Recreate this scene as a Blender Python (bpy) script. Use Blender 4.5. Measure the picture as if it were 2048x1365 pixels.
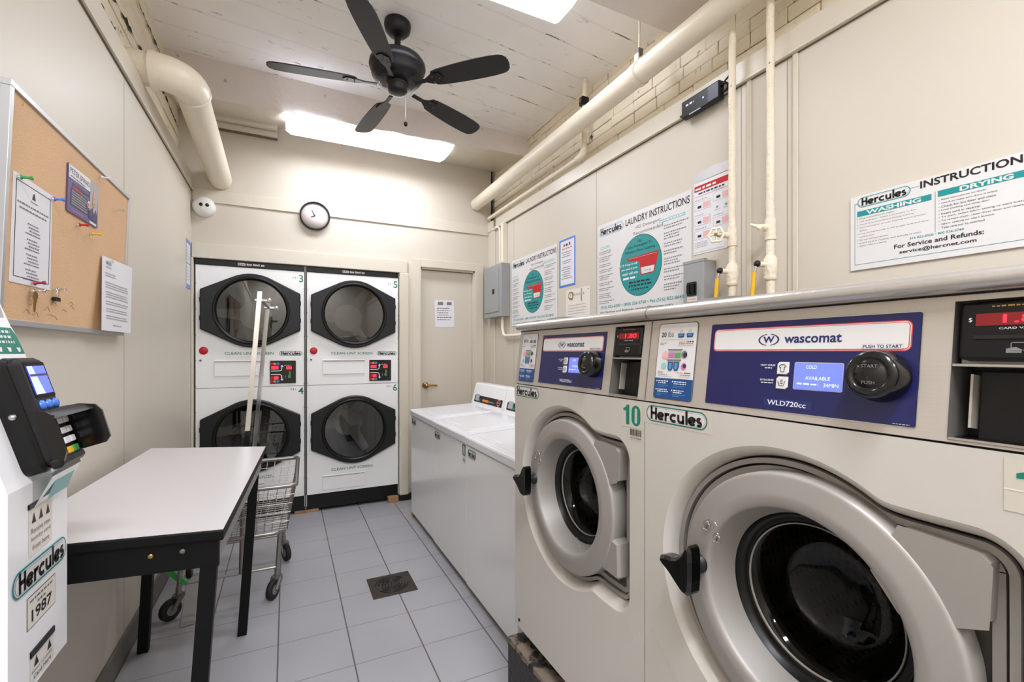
import bpy, bmesh, math, random
from mathutils import Matrix, Vector, geometry

for o in list(bpy.data.objects):
    bpy.data.objects.remove(o)
SC = bpy.context.scene
C = SC.collection
R = math.radians
PI = math.pi

# ------------------------------------------------------------ camera
CAM_H = 1.37
F_PX = 920.0
YAW = math.atan(450.0 / F_PX)
cam = bpy.data.cameras.new('camera')
cam.sensor_width = 36.0
cam.lens = F_PX / 2048.0 * 36.0
cam.shift_y = (704.0 - 682.5) / 2048.0
cam.clip_start = 0.02
cam_o = bpy.data.objects.new('camera', cam)
cam_o.location = (0, 0, CAM_H)
cam_o.rotation_euler = (PI / 2, 0, -YAW)
C.objects.link(cam_o)
SC.camera = cam_o

# ------------------------------------------------------------ world, exposure, lamps
world = bpy.data.worlds.new('world')
SC.world = world
world.use_nodes = True
world.node_tree.nodes['Background'].inputs[0].default_value = (1.0, 0.97, 0.93, 1)
world.node_tree.nodes['Background'].inputs[1].default_value = 0.25
SC.view_settings.view_transform = 'Standard'
SC.view_settings.look = 'None'
SC.view_settings.gamma = 1.0
SC.view_settings.use_curve_mapping = False
SC.view_settings.exposure = 1.15
SC.cycles.use_denoising = True
SC.cycles.max_bounces = 12
SC.cycles.diffuse_bounces = 8
SC.cycles.sample_clamp_indirect = 6.0
LENS_EMIT = 12.0            # the fluorescent lenses


def area(name, loc, sx, sy, power, rot=(0, 0, 0), col=(0.93, 0.97, 1.07)):
    l = bpy.data.lights.new(name, 'AREA')
    l.shape = 'RECTANGLE'
    l.size = sx
    l.size_y = sy
    l.energy = power
    l.color = col
    o = bpy.data.objects.new(name, l)
    o.location = loc
    o.rotation_euler = rot
    C.objects.link(o)
    return o


# tube light leaving each wrap-around fixture, two of them added out of view
area('fixture_light', (0.615, 3.77, 3.02), 1.2, 0.22, 2.5)
area('fixture_light', (0.83, 2.08, 3.20), 1.2, 0.22, 2)
area('fixture_light', (0.2, -0.35, 3.19), 1.2, 0.22, 20)  # added fill lamp, belongs to an unseen fixture
area('fixture_light', (0.2, -1.75, 3.19), 1.2, 0.22, 12)  # second added fill lamp, out of view


# ------------------------------------------------------------ materials
def lin(c):
    return c / 12.92 if c <= 0.04045 else ((c + 0.055) / 1.055) ** 2.4


def rgb(r, g, b):
    return (lin(r / 255.0), lin(g / 255.0), lin(b / 255.0), 1.0)


def nn(nt, typ, **kw):
    n = nt.nodes.new(typ)
    for k, v in kw.items():
        setattr(n, k, v)
    return n


def mat(name, col, rough=0.5, metal=0.0, var=0.0, vscale=6.0, bump=0.0, bscale=60.0, emit=0.0, spec=0.5, coat=0.0, stretch=None):
    m = bpy.data.materials.new(name)
    m.use_nodes = True
    nt = m.node_tree
    p = nt.nodes['Principled BSDF']
    p.inputs['Base Color'].default_value = col
    p.inputs['Roughness'].default_value = rough
    p.inputs['Metallic'].default_value = metal
    p.inputs['Specular IOR Level'].default_value = spec
    p.inputs['Coat Weight'].default_value = coat
    if emit:
        p.inputs['Emission Color'].default_value = col
        p.inputs['Emission Strength'].default_value = emit
    if var or bump:
        tc = nn(nt, 'ShaderNodeTexCoord')
        mp = nn(nt, 'ShaderNodeMapping')
        nt.links.new(tc.outputs['Object'], mp.inputs['Vector'])
        if stretch:
            mp.inputs['Scale'].default_value = stretch
    if var:
        no = nn(nt, 'ShaderNodeTexNoise')
        no.inputs['Scale'].default_value = vscale
        no.inputs['Detail'].default_value = 5
        nt.links.new(mp.outputs['Vector'], no.inputs['Vector'])
        mx = nn(nt, 'ShaderNodeMix', data_type='RGBA')
        mx.inputs[6].default_value = tuple(c * (1 - var) for c in col[:3]) + (1,)
        mx.inputs[7].default_value = tuple(min(1, c * (1 + var * 0.5)) for c in col[:3]) + (1,)
        nt.links.new(no.outputs['Fac'], mx.inputs[0])
        nt.links.new(mx.outputs[2], p.inputs['Base Color'])
    if bump:
        nb = nn(nt, 'ShaderNodeTexNoise')
        nb.inputs['Scale'].default_value = bscale
        nb.inputs['Detail'].default_value = 4
        nt.links.new(mp.outputs['Vector'], nb.inputs['Vector'])
        bp = nn(nt, 'ShaderNodeBump')
        bp.inputs['Strength'].default_value = bump
        bp.inputs['Distance'].default_value = 0.01
        nt.links.new(nb.outputs['Fac'], bp.inputs['Height'])
        nt.links.new(bp.outputs['Normal'], p.inputs['Normal'])
    return m


def flecked(name, col, fleck, rough=0.6, scale=7.0, lo=0.66, hi=0.72, stretch=(1, 1, 1), var=0.12, bump=0.3, bscale=30.0, fine=0.0):
    """painted surface with irregular dark chips and flecks (wear, specks and mortar crevices in the colour)"""
    m = mat(name, col, rough, var=var, vscale=2.5, bump=bump, bscale=bscale)
    nt = m.node_tree
    p = nt.nodes['Principled BSDF']
    src = p.inputs['Base Color'].links[0].from_socket
    tc = nn(nt, 'ShaderNodeTexCoord')
    mp = nn(nt, 'ShaderNodeMapping')
    mp.inputs['Scale'].default_value = stretch
    nt.links.new(tc.outputs['Object'], mp.inputs['Vector'])
    no = nn(nt, 'ShaderNodeTexNoise')
    no.inputs['Scale'].default_value = scale
    no.inputs['Detail'].default_value = 7
    no.inputs['Roughness'].default_value = 0.62
    nt.links.new(mp.outputs['Vector'], no.inputs['Vector'])
    rp = nn(nt, 'ShaderNodeMapRange')
    rp.inputs[1].default_value = lo
    rp.inputs[2].default_value = hi
    nt.links.new(no.outputs['Fac'], rp.inputs[0])
    mx = nn(nt, 'ShaderNodeMix', data_type='RGBA')
    nt.links.new(rp.outputs[0], mx.inputs[0])
    nt.links.new(src, mx.inputs[6])
    mx.inputs[7].default_value = fleck
    nt.links.new(mx.outputs[2], p.inputs['Base Color'])
    return m


def mth(nt, op, a, b=None):
    n = nn(nt, 'ShaderNodeMath', operation=op)
    for i, v in enumerate((a, b)):
        if v is None:
            continue
        if isinstance(v, (int, float)):
            n.inputs[i].default_value = v
        else:
            nt.links.new(v, n.inputs[i])
    return n.outputs[0]


def floor_material():
    m = mat('floor_tile', rgb(176, 175, 180), 0.33)
    nt = m.node_tree
    p = nt.nodes['Principled BSDF']
    tc = nn(nt, 'ShaderNodeTexCoord')
    sp = nn(nt, 'ShaderNodeSeparateXYZ')
    nt.links.new(tc.outputs['Object'], sp.inputs[0])

    def line(sock, off, pitch, half):
        a = mth(nt, 'DIVIDE', mth(nt, 'SUBTRACT', sock, off), pitch)
        fr = mth(nt, 'FRACT', mth(nt, 'ADD', a, 200.5))
        d = mth(nt, 'MULTIPLY', mth(nt, 'ABSOLUTE', mth(nt, 'SUBTRACT', fr, 0.5)), pitch)
        return mth(nt, 'LESS_THAN', d, half)
    lx = line(sp.outputs[0], 0.267, 0.304, 0.0032)
    ly = line(sp.outputs[1], 2.41, 0.302, 0.0022)
    no = nn(nt, 'ShaderNodeTexNoise')
    no.inputs['Scale'].default_value = 1.8
    no.inputs['Detail'].default_value = 6
    nt.links.new(tc.outputs['Object'], no.inputs['Vector'])
    base = nn(nt, 'ShaderNodeMix', data_type='RGBA')
    base.inputs[6].default_value = rgb(147, 146, 150)
    base.inputs[7].default_value = rgb(172, 171, 175)
    nt.links.new(no.outputs['Fac'], base.inputs[0])
    m1 = nn(nt, 'ShaderNodeMix', data_type='RGBA')
    nt.links.new(ly, m1.inputs[0])
    nt.links.new(base.outputs[2], m1.inputs[6])
    m1.inputs[7].default_value = rgb(122, 118, 118)
    m2 = nn(nt, 'ShaderNodeMix', data_type='RGBA')
    nt.links.new(lx, m2.inputs[0])
    nt.links.new(m1.outputs[2], m2.inputs[6])
    m2.inputs[7].default_value = rgb(92, 88, 84)
    nt.links.new(m2.outputs[2], p.inputs['Base Color'])
    mxx = mth(nt, 'MAXIMUM', lx, ly)
    bp = nn(nt, 'ShaderNodeBump')
    bp.inputs['Strength'].default_value = 0.5
    bp.inputs['Distance'].default_value = 0.003
    bp.invert = True
    nt.links.new(mxx, bp.inputs['Height'])
    nt.links.new(bp.outputs['Normal'], p.inputs['Normal'])
    return m


def ceiling_material():
    m = flecked('painted_concrete', rgb(248, 245, 242), rgb(112, 100, 92), 0.75, scale=9.0, lo=0.63, hi=0.80,
                stretch=(0.8, 2.0, 1), var=0.10, bump=0.5, bscale=14.0)
    nt = m.node_tree
    p = nt.nodes['Principled BSDF']
    src = p.inputs['Base Color'].links[0].from_socket
    tc = nn(nt, 'ShaderNodeTexCoord')
    sp = nn(nt, 'ShaderNodeSeparateXYZ')
    nt.links.new(tc.outputs['Object'], sp.inputs[0])
    wob = nn(nt, 'ShaderNodeTexNoise')
    wob.inputs['Scale'].default_value = 3.0
    wob.inputs['Detail'].default_value = 4
    nt.links.new(tc.outputs['Object'], wob.inputs['Vector'])
    y = mth(nt, 'ADD', sp.outputs[1], mth(nt, 'MULTIPLY', wob.outputs['Fac'], 0.05))
    fr = mth(nt, 'FRACT', mth(nt, 'ADD', mth(nt, 'DIVIDE', y, 0.232), 100.30))
    d = mth(nt, 'ABSOLUTE', mth(nt, 'SUBTRACT', fr, 0.5))
    ln = mth(nt, 'LESS_THAN', d, 0.02)
    ln2 = mth(nt, 'LESS_THAN', d, 0.03)
    br = nn(nt, 'ShaderNodeTexNoise')
    br.inputs['Scale'].default_value = 6.0
    br.inputs['Detail'].default_value = 6
    br.inputs['Roughness'].default_value = 0.7
    nt.links.new(tc.outputs['Object'], br.inputs['Vector'])
    rp = nn(nt, 'ShaderNodeMapRange')
    rp.inputs[1].default_value = 0.53
    rp.inputs[2].default_value = 0.60
    nt.links.new(br.outputs['Fac'], rp.inputs[0])
    k = mth(nt, 'MULTIPLY', ln, rp.outputs[0])
    k = mth(nt, 'MAXIMUM', mth(nt, 'MULTIPLY', k, 0.85), mth(nt, 'MULTIPLY', ln2, 0.07))
    mx = nn(nt, 'ShaderNodeMix', data_type='RGBA')
    nt.links.new(k, mx.inputs[0])
    nt.links.new(src, mx.inputs[6])
    mx.inputs[7].default_value = rgb(74, 62, 54)
    nt.links.new(mx.outputs[2], p.inputs['Base Color'])
    return m


def glass_material(name, tint, gloss_rough=0.03, gloss=0.18):
    m = bpy.data.materials.new(name)
    m.use_nodes = True
    nt = m.node_tree
    nt.nodes.remove(nt.nodes['Principled BSDF'])
    out = nt.nodes['Material Output']
    tr = nn(nt, 'ShaderNodeBsdfTransparent')
    tr.inputs[0].default_value = tint
    gl = nn(nt, 'ShaderNodeBsdfGlossy')
    gl.inputs['Roughness'].default_value = gloss_rough
    gl.inputs['Color'].default_value = (1, 1, 1, 1)
    fr = nn(nt, 'ShaderNodeFresnel')
    fr.inputs[0].default_value = 1.5
    k = mth(nt, 'ADD', mth(nt, 'MULTIPLY', fr.outputs[0], 0.6), gloss)
    mx = nn(nt, 'ShaderNodeMixShader')
    nt.links.new(k, mx.inputs[0])
    nt.links.new(tr.outputs[0], mx.inputs[1])
    nt.links.new(gl.outputs[0], mx.inputs[2])
    nt.links.new(mx.outputs[0], out.inputs['Surface'])
    return m


def drum_material():
    m = mat('drum_steel', rgb(84, 81, 76), 0.4, metal=0.7)
    nt = m.node_tree
    p = nt.nodes['Principled BSDF']
    tc = nn(nt, 'ShaderNodeTexCoord')
    vo = nn(nt, 'ShaderNodeTexVoronoi')
    vo.inputs['Scale'].default_value = 52
    vo.inputs['Randomness'].default_value = 0.15
    nt.links.new(tc.outputs['Object'], vo.inputs['Vector'])
    rp = nn(nt, 'ShaderNodeMapRange')
    rp.inputs[1].default_value = 0.25
    rp.inputs[2].default_value = 0.4
    nt.links.new(vo.outputs['Distance'], rp.inputs[0])
    mx = nn(nt, 'ShaderNodeMix', data_type='RGBA')
    nt.links.new(rp.outputs[0], mx.inputs[0])
    mx.inputs[6].default_value = rgb(20, 19, 18)
    mx.inputs[7].default_value = rgb(124, 118, 110)
    nt.links.new(mx.outputs[2], p.inputs['Base Color'])
    return m


M = {}
M['wall'] = mat('cream_wall_paint', rgb(206, 198, 184), 0.45, var=0.05, vscale=1.5, bump=0.05, bscale=40)
M['trim'] = mat('cream_gloss_trim', rgb(211, 203, 187), 0.33, var=0.05, vscale=3)
M['seam'] = mat('panel_joint', rgb(150, 138, 116), 0.7)
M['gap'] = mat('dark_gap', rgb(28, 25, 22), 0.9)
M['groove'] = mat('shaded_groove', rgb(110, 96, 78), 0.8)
M['brick'] = flecked('cream_painted_brick', rgb(232, 222, 200), rgb(92, 72, 50), 0.6, scale=11, lo=0.63, hi=0.68, bump=0.9, bscale=16)
M['mortar'] = flecked('painted_mortar', rgb(206, 192, 162), rgb(70, 56, 42), 0.85, scale=9, lo=0.50, hi=0.56, bump=0.8, bscale=30)
M['pipe'] = mat('cream_pipe_paint', rgb(236, 226, 207), 0.4, var=0.08, vscale=4, bump=0.15, bscale=30)
M['pipe_old'] = flecked('chipped_pipe_paint', rgb(230, 219, 198), rgb(120, 96, 62), 0.45, scale=16, lo=0.68, hi=0.71, bump=0.5, bscale=60)
M['floor'] = floor_material()
M['ceiling'] = ceiling_material()
M['beam'] = flecked('beam_plaster', rgb(226, 218, 212), rgb(100, 86, 76), 0.8, scale=10, lo=0.66, hi=0.76, stretch=(1.4, 1, 1), var=0.22, bump=0.6, bscale=18)
M['base'] = mat('grey_baseboard', rgb(112, 108, 102), 0.5, var=0.2, vscale=5)
M['enamel'] = mat('washer_enamel', rgb(201, 196, 188), 0.28, var=0.03, vscale=3)
M['white'] = mat('white_enamel', rgb(238, 238, 238), 0.2)
M['white_top'] = mat('white_lid_enamel', rgb(226, 226, 230), 0.18)
M['dryer'] = mat('dryer_white', rgb(240, 240, 239), 0.32)
M['black'] = mat('black_plastic', rgb(9, 9, 9), 0.35, spec=0.35)
M['gloss_black'] = mat('gloss_black', rgb(8, 8, 8), 0.2, coat=0.2)
M['charcoal'] = mat('charcoal_plastic', rgb(26, 26, 28), 0.42, spec=0.35)
M['fan'] = mat('fan_black', rgb(16, 15, 17), 0.4, spec=0.4)
M['rubber'] = mat('rubber', rgb(24, 23, 22), 0.7)
M['steel'] = mat('brushed_stainless', rgb(196, 188, 178), 0.4, metal=0.45, var=0.08, vscale=8, bump=0.03, bscale=90, stretch=(0.15, 3, 3))
M['cap'] = mat('worktop_aluminium', rgb(206, 202, 196), 0.32, metal=0.75, var=0.1, vscale=14, bump=0.06, bscale=120)
M['ring'] = mat('door_silver', rgb(158, 153, 147), 0.5, metal=0.25, var=0.05, vscale=5)
M['ring_dark'] = mat('door_grey', rgb(110, 108, 104), 0.45, metal=0.4)
M['chrome'] = mat('chrome', rgb(205, 203, 200), 0.16, metal=1.0)
M['wire'] = mat('cart_zinc', rgb(176, 170, 164), 0.3, metal=0.8)
M['tube'] = mat('cart_tube', rgb(150, 144, 138), 0.3, metal=0.8)
M['drum'] = drum_material()
M['drum_grey'] = mat('dryer_drum', rgb(88, 86, 80), 0.45, metal=0.2)
M['drum_pale'] = mat('dryer_fin', rgb(206, 206, 190), 0.4)
M['glass'] = glass_material('dryer_glass', (0.46, 0.46, 0.45, 1), gloss=0.07)
M['wglass'] = glass_material('washer_glass', (0.42, 0.41, 0.39, 1), gloss=0.0)
M['clear'] = glass_material('clear_plastic', (0.86, 0.87, 0.87, 1), gloss=0.05)
M['navy'] = mat('navy_panel', rgb(22, 27, 84), 0.25, coat=0.1)
M['navy2'] = mat('navy_print', rgb(34, 40, 98), 0.4)
M['blue'] = mat('blue_print', rgb(22, 72, 132), 0.4)
M['ltblue'] = mat('light_blue_print', rgb(80, 140, 190), 0.5)
M['teal'] = mat('teal_print', rgb(14, 140, 140), 0.45)
M['teal2'] = mat('teal_dark_print', rgb(16, 124, 106), 0.4)
M['teal_pale'] = mat('pale_teal_print', rgb(140, 196, 198), 0.5)
M['ink'] = mat('black_ink', rgb(22, 18, 18), 0.5)
M['grey_ink'] = mat('grey_ink', rgb(120, 118, 118), 0.6)
M['pale_ink'] = mat('pale_ink', rgb(170, 168, 172), 0.6)
M['red'] = mat('red_print', rgb(186, 14, 26), 0.4)
M['red_line'] = mat('red_line_print', rgb(206, 70, 66), 0.4)
M['pink'] = mat('pink_print', rgb(226, 176, 176), 0.5)
M['purple'] = mat('purple_print', rgb(84, 72, 128), 0.4)
M['purple_dk'] = mat('dark_purple_print', rgb(48, 44, 70), 0.4)
M['mauve'] = mat('mauve_print', rgb(196, 110, 170), 0.5)
M['green'] = mat('green_print', rgb(86, 160, 76), 0.5)
M['yellow'] = mat('yellow_plastic', rgb(226, 178, 24), 0.4)
M['orange'] = mat('orange_print', rgb(230, 130, 50), 0.5)
M['skin'] = mat('printed_skin', rgb(206, 160, 138), 0.5)
M['paper'] = mat('paper', rgb(222, 221, 225), 0.6)
M['sign'] = mat('sign_white', rgb(218, 216, 215), 0.35)
M['cream_label'] = mat('cream_label', rgb(226, 220, 210), 0.45)
M['lbl'] = mat('clear_label_film', rgb(205, 198, 186), 0.32)
M['wprint'] = mat('white_print', rgb(226, 226, 228), 0.5)
M['cork'] = flecked('cork', rgb(217, 178, 138), rgb(120, 70, 36), 0.85, scale=22, lo=0.70, hi=0.74, var=0.2, bump=0.25, bscale=200)
M['alu'] = mat('aluminium_frame', rgb(190, 190, 192), 0.35, metal=0.55)
M['cabinet_grey'] = mat('panel_grey_paint', rgb(156, 158, 158), 0.45, metal=0.1)
M['brass'] = mat('brass', rgb(176, 146, 88), 0.28, metal=0.9)
M['concrete'] = flecked('chipped_black_paint', rgb(46, 44, 44), rgb(84, 79, 75), 0.6, scale=14, lo=0.66, hi=0.74, bump=0.6, bscale=40)
M['concrete_top'] = flecked('worn_concrete_edge', rgb(120, 106, 92), rgb(30, 26, 24), 0.8, scale=14, lo=0.48, hi=0.56, bump=0.8, bscale=40)
M['wood'] = mat('raw_wood', rgb(166, 128, 92), 0.7, var=0.25, vscale=20)
M['drain'] = mat('drain_iron', rgb(66, 58, 52), 0.5, metal=0.5, var=0.3, vscale=30)
M['laminate'] = mat('table_laminate', rgb(202, 198, 197), 0.34)
M['table_black'] = mat('table_black', rgb(5, 5, 5), 0.5, spec=0.25)
M['sheen_strip_grey'] = mat('apron_sheen_strip_grey', rgb(150, 148, 146), 0.4)  # apron's reflected light put into its grey; floor strip is plain grey
M['kiosk'] = mat('kiosk_white', rgb(243, 243, 245), 0.25)
M['lens'] = mat('lit_lens', (0.94, 0.975, 1.06, 1), 0.4, emit=LENS_EMIT)
M['lens_dim'] = mat('lit_lens_dimmed', (0.94, 0.975, 1.06, 1), 0.4, emit=LENS_EMIT * 0.66)  # emission lowered so the nearby back wall burns out less
M['lens_low'] = mat('lit_lens_low', (0.94, 0.975, 1.06, 1), 0.4, emit=LENS_EMIT * 0.45)
M['lens_end'] = mat('lens_rim', (0.93, 0.93, 0.96, 1), 0.3, emit=0.5)
M['lcd'] = mat('lcd_blue', rgb(84, 96, 232), 0.3, emit=0.75)
M['lcd_pale'] = mat('lcd_pale', rgb(150, 160, 246), 0.3, emit=0.8)
M['lcd_text'] = mat('lcd_text', rgb(176, 186, 250), 0.4, emit=0.7)
M['led'] = mat('led_red', (1.0, 0.02, 0.04, 1), 0.3, emit=0.75)
M['led_dim'] = mat('led_dim_red', (0.16, 0.004, 0.006, 1), 0.3, emit=0.2)
M['led_blue'] = mat('led_blue', (0.2, 0.5, 1.0, 1), 0.3, emit=2.0)
M['btn_blue'] = mat('blue_button', rgb(70, 120, 214), 0.25)
M['lime'] = mat('green_plastic', rgb(58, 148, 76), 0.35)
M['magenta'] = mat('magenta_plastic', rgb(150, 24, 70), 0.35)
M['clock_face'] = mat('clock_face', rgb(228, 216, 212), 0.5)
M['dome'] = mat('white_sensor', rgb(226, 224, 222), 0.4)
M['blade'] = mat('fan_blade', rgb(24, 23, 25), 0.5, var=0.25, vscale=12)

# ------------------------------------------------------------ mesh builder
FACE = Matrix(((1, 0, 0, 0), (0, 0, -1, 0), (0, 1, 0, 0), (0, 0, 0, 1)))   # (a right, b up, c out) -> local with the front on -y
_tcache = {}


def text_geo(s, bold):
    key = (s, bold)
    if key in _tcache:
        return _tcache[key]
    cu = bpy.data.curves.new('lettering', 'FONT')
    cu.body = s
    cu.size = 1.0
    cu.offset = bold
    cu.resolution_u = 3
    ob = bpy.data.objects.new('lettering', cu)
    C.objects.link(ob)
    dg = bpy.context.evaluated_depsgraph_get()
    ev = ob.evaluated_get(dg)
    me = ev.to_mesh()
    vs = [(v.co.x, v.co.y) for v in me.vertices]
    fs = []
    for p in me.polygons:
        f = list(p.vertices)
        if p.normal.z < 0:
            f.reverse()
        fs.append(f)
    ev.to_mesh_clear()
    bpy.data.objects.remove(ob)
    bpy.data.curves.remove(cu)
    if vs:
        bb = (min(v[0] for v in vs), max(v[0] for v in vs), min(v[1] for v in vs), max(v[1] for v in vs))
    else:
        bb = (0, 1, 0, 1)
    _tcache[key] = (vs, fs, bb)
    return _tcache[key]


def arc(cx, cy, r, a0, a1, n):
    return [(cx + r * math.cos(R(a0 + (a1 - a0) * i / n)), cy + r * math.sin(R(a0 + (a1 - a0) * i / n))) for i in range(n + 1)]


def rrect(x0, x1, y0, y1, r, n=5):
    r = min(r, (x1 - x0) / 2 - 1e-6, (y1 - y0) / 2 - 1e-6)
    return (arc(x1 - r, y0 + r, r, -90, 0, n) + arc(x1 - r, y1 - r, r, 0, 90, n) +
            arc(x0 + r, y1 - r, r, 90, 180, n) + arc(x0 + r, y0 + r, r, 180, 270, n))


def circ(cx, cy, r, n=32):
    return [(cx + r * math.cos(2 * PI * i / n), cy + r * math.sin(2 * PI * i / n)) for i in range(n)]


def offset_in(pts, d):
    out = []
    n = len(pts)
    for i in range(n):
        ax, ay = pts[i - 1]
        bx, by = pts[i]
        cx, cy = pts[(i + 1) % n]
        tx, ty = cx - ax, cy - ay
        l = math.hypot(tx, ty) or 1
        out.append((bx - ty / l * d, by + tx / l * d))
    return out


def chaikin(pts, k=1):
    for _ in range(k):
        o = []
        n = len(pts)
        for i in range(n):
            a, b = pts[i], pts[(i + 1) % n]
            o.append((a[0] * .75 + b[0] * .25, a[1] * .75 + b[1] * .25))
            o.append((a[0] * .25 + b[0] * .75, a[1] * .25 + b[1] * .75))
        pts = o
    return pts


class MB:
    def __init__(s, frame=None):
        s.v = []
        s.f = []
        s.mi = []
        s.sm = []
        s.mats = []
        s.M = frame.copy() if frame else Matrix()

    def mid(s, m):
        m = M[m] if isinstance(m, str) else m
        if m not in s.mats:
            s.mats.append(m)
        return s.mats.index(m)

    def add(s, vs, fs, m, smooth=False):
        b = len(s.v)
        k = s.mid(m)
        s.v += [tuple(s.M @ Vector(p)) for p in vs]
        for f in fs:
            s.f.append([i + b for i in f])
            s.mi.append(k)
            s.sm.append(smooth)
        return s

    def box(s, x0, x1, y0, y1, z0, z1, m, bev=0.0, seg=2):
        if bev <= 0:
            v = [(x, y, z) for x in (x0, x1) for y in (y0, y1) for z in (z0, z1)]
            return s.add(v, [(0, 1, 3, 2), (4, 6, 7, 5), (0, 4, 5, 1), (2, 3, 7, 6), (0, 2, 6, 4), (1, 5, 7, 3)], m)
        bm = bmesh.new()
        bmesh.ops.create_cube(bm, size=1)
        for q in bm.verts:
            q.co = ((x0 + x1) / 2 + q.co.x * (x1 - x0), (y0 + y1) / 2 + q.co.y * (y1 - y0), (z0 + z1) / 2 + q.co.z * (z1 - z0))
        bmesh.ops.bevel(bm, geom=bm.edges[:], offset=bev, segments=seg, affect='EDGES', profile=0.5)
        return s.bm(bm, m)

    def bm(s, bm, m, smooth=False):
        bm.verts.ensure_lookup_table()
        bm.verts.index_update()
        s.add([q.co[:] for q in bm.verts], [[q.index for q in f.verts] for f in bm.faces], m, smooth)
        bm.free()
        return s

    def poly(s, pts, c0, c1, m, bev=0.0, front=None):
        """prism of a ccw 2-D outline between c0 (back) and c1 (front)"""
        n = len(pts)
        rings = [[(a, b, c0) for a, b in pts]]
        if bev > 0:
            rings.append([(a, b, c1 - bev) for a, b in pts])
            p2 = offset_in(pts, bev)
            rings.append([(a, b, c1) for a, b in p2])
        else:
            rings.append([(a, b, c1) for a, b in pts])
        v = [q for r in rings for q in r]
        f = []
        for k in range(len(rings) - 1):
            for i in range(n):
                j = (i + 1) % n
                f.append((k * n + i, k * n + j, (k + 1) * n + j, (k + 1) * n + i))
        s.add(v, f + [list(range(n))[::-1]], m)
        top = (len(rings) - 1) * n
        s.add(v[top:], [list(range(n))], front or m)
        return s

    def flat(s, pts, c, m):
        return s.add([(a, b, c) for a, b in pts], [list(range(len(pts)))], m)

    def rect(s, a0, a1, b0, b1, c, m):
        return s.flat([(a0, b0), (a1, b0), (a1, b1), (a0, b1)], c, m)

    def plate(s, outer, holes, c, m):
        """flat plate with holes, facing +c"""
        polys = [[Vector((a, b, 0)) for a, b in outer]] + [[Vector((a, b, 0)) for a, b in h] for h in holes]
        flatv = [(q.x, q.y, c) for p in polys for q in p]
        tris = geometry.tessellate_polygon(polys)
        fs = []
        for t in tris:
            a, b, d = [flatv[i] for i in t]
            cr = (b[0] - a[0]) * (d[1] - a[1]) - (b[1] - a[1]) * (d[0] - a[0])
            fs.append(list(t) if cr > 0 else list(t)[::-1])
        return s.add(flatv, fs, m)

    def band(s, loops, m, smooth=True, closed=True):
        """skin between successive loops of 3-D points"""
        n = len(loops[0])
        v = [q for l in loops for q in l]
        f = []
        for k in range(len(loops) - 1):
            for i in range(n if closed else n - 1):
                j = (i + 1) % n
                f.append((k * n + i, k * n + j, (k + 1) * n + j, (k + 1) * n + i))
        return s.add(v, f, m, smooth)

    def lathe(s, prof, m, cx=0, cy=0, n=48, smooth=True, capend=True):
        loops = [[(cx + r * math.cos(2 * PI * i / n), cy + r * math.sin(2 * PI * i / n), c) for i in range(n)] for r, c in prof]
        s.band(loops, m, smooth)
        if capend:
            for r, c in (prof[0], prof[-1]):
                if r > 1e-5:
                    s.add([(cx + r * math.cos(2 * PI * i / n), cy + r * math.sin(2 * PI * i / n), c) for i in range(n)], [list(range(n))], m)
        return s

    def tube(s, pts, r, m, n=10, closed=False, cap=True):
        P = [Vector(p) for p in pts]
        k = len(P)
        T = []
        for i in range(k):
            if closed:
                t = P[(i + 1) % k] - P[i - 1]
            else:
                t = P[min(i + 1, k - 1)] - P[max(i - 1, 0)]
            T.append(t.normalized())
        u = T[0].orthogonal().normalized()
        loops = []
        for i in range(k):
            u = (u - T[i] * u.dot(T[i]))
            u = u.normalized() if u.length > 1e-6 else T[i].orthogonal().normalized()
            w = T[i].cross(u)
            rr = r[i] if isinstance(r, (list, tuple)) else r
            loops.append([tuple(P[i] + (u * math.cos(2 * PI * j / n) + w * math.sin(2 * PI * j / n)) * rr) for j in range(n)])
        if closed:
            loops.append(loops[0])
        s.band(loops, m)
        if cap and not closed:
            s.add(loops[0], [list(range(n))[::-1]], m)
            s.add(loops[-1], [list(range(n))], m)
        return s

    def cyl(s, p0, p1, r, m, r1=None, n=20):
        return s.tube([p0, p1], [r, r if r1 is None else r1], m, n)

    def ball(s, c, r, m, n=14, sz=1.0):
        prof = [(max(1e-4, r * math.sin(PI * i / 8)), r * sz * math.cos(PI * i / 8)) for i in range(9)]
        old = s.M
        s.M = old @ Matrix.Translation(c)
        s.lathe(prof, m, n=n, capend=False)
        s.M = old
        return s

    def text(s, t, a, b, c, m, w=None, h=None, bold=0.0, align='L', shear=0.0):
        """letters lying at height c; w = total width, h = height of the letters' own box"""
        vs, fs, bb = text_geo(t, bold)
        if not vs:
            return s
        sy = h / (bb[3] - bb[2]) if h else None
        sx = w / (bb[1] - bb[0]) if w else sy
        sy = sy or sx
        ww = (bb[1] - bb[0]) * sx
        a0 = a - (0 if align == 'L' else ww / 2 if align == 'C' else ww)
        return s.add([(a0 + (x - bb[0]) * sx + shear * (y - bb[2]) * sy, b + (y - bb[2]) * sy, c) for x, y in vs], fs, m)

    def lines(s, a, b, w, h, c, m, seed=0, ragged=0.35, word=2.2):
        """one row of unreadable small print: dashes of word length; (a,b) lower left"""
        rnd = random.Random(seed)
        x = a
        end = a + w * (1 - ragged * rnd.random())
        while x < end:
            l = h * word * (0.5 + rnd.random())
            s.rect(x, min(end, x + l), b, b + h * (0.8 + 0.2 * rnd.random()), c, m)
            x += l + h * 0.7
        return s

    def build(s, name, parent=None):
        me = bpy.data.meshes.new(name)
        me.from_pydata(s.v, [], s.f)
        for m in s.mats:
            me.materials.append(m)
        me.polygons.foreach_set('material_index', s.mi)
        me.polygons.foreach_set('use_smooth', s.sm)
        me.update()
        o = bpy.data.objects.new(name, me)
        C.objects.link(o)
        if parent:
            o.parent = parent
        return o


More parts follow.
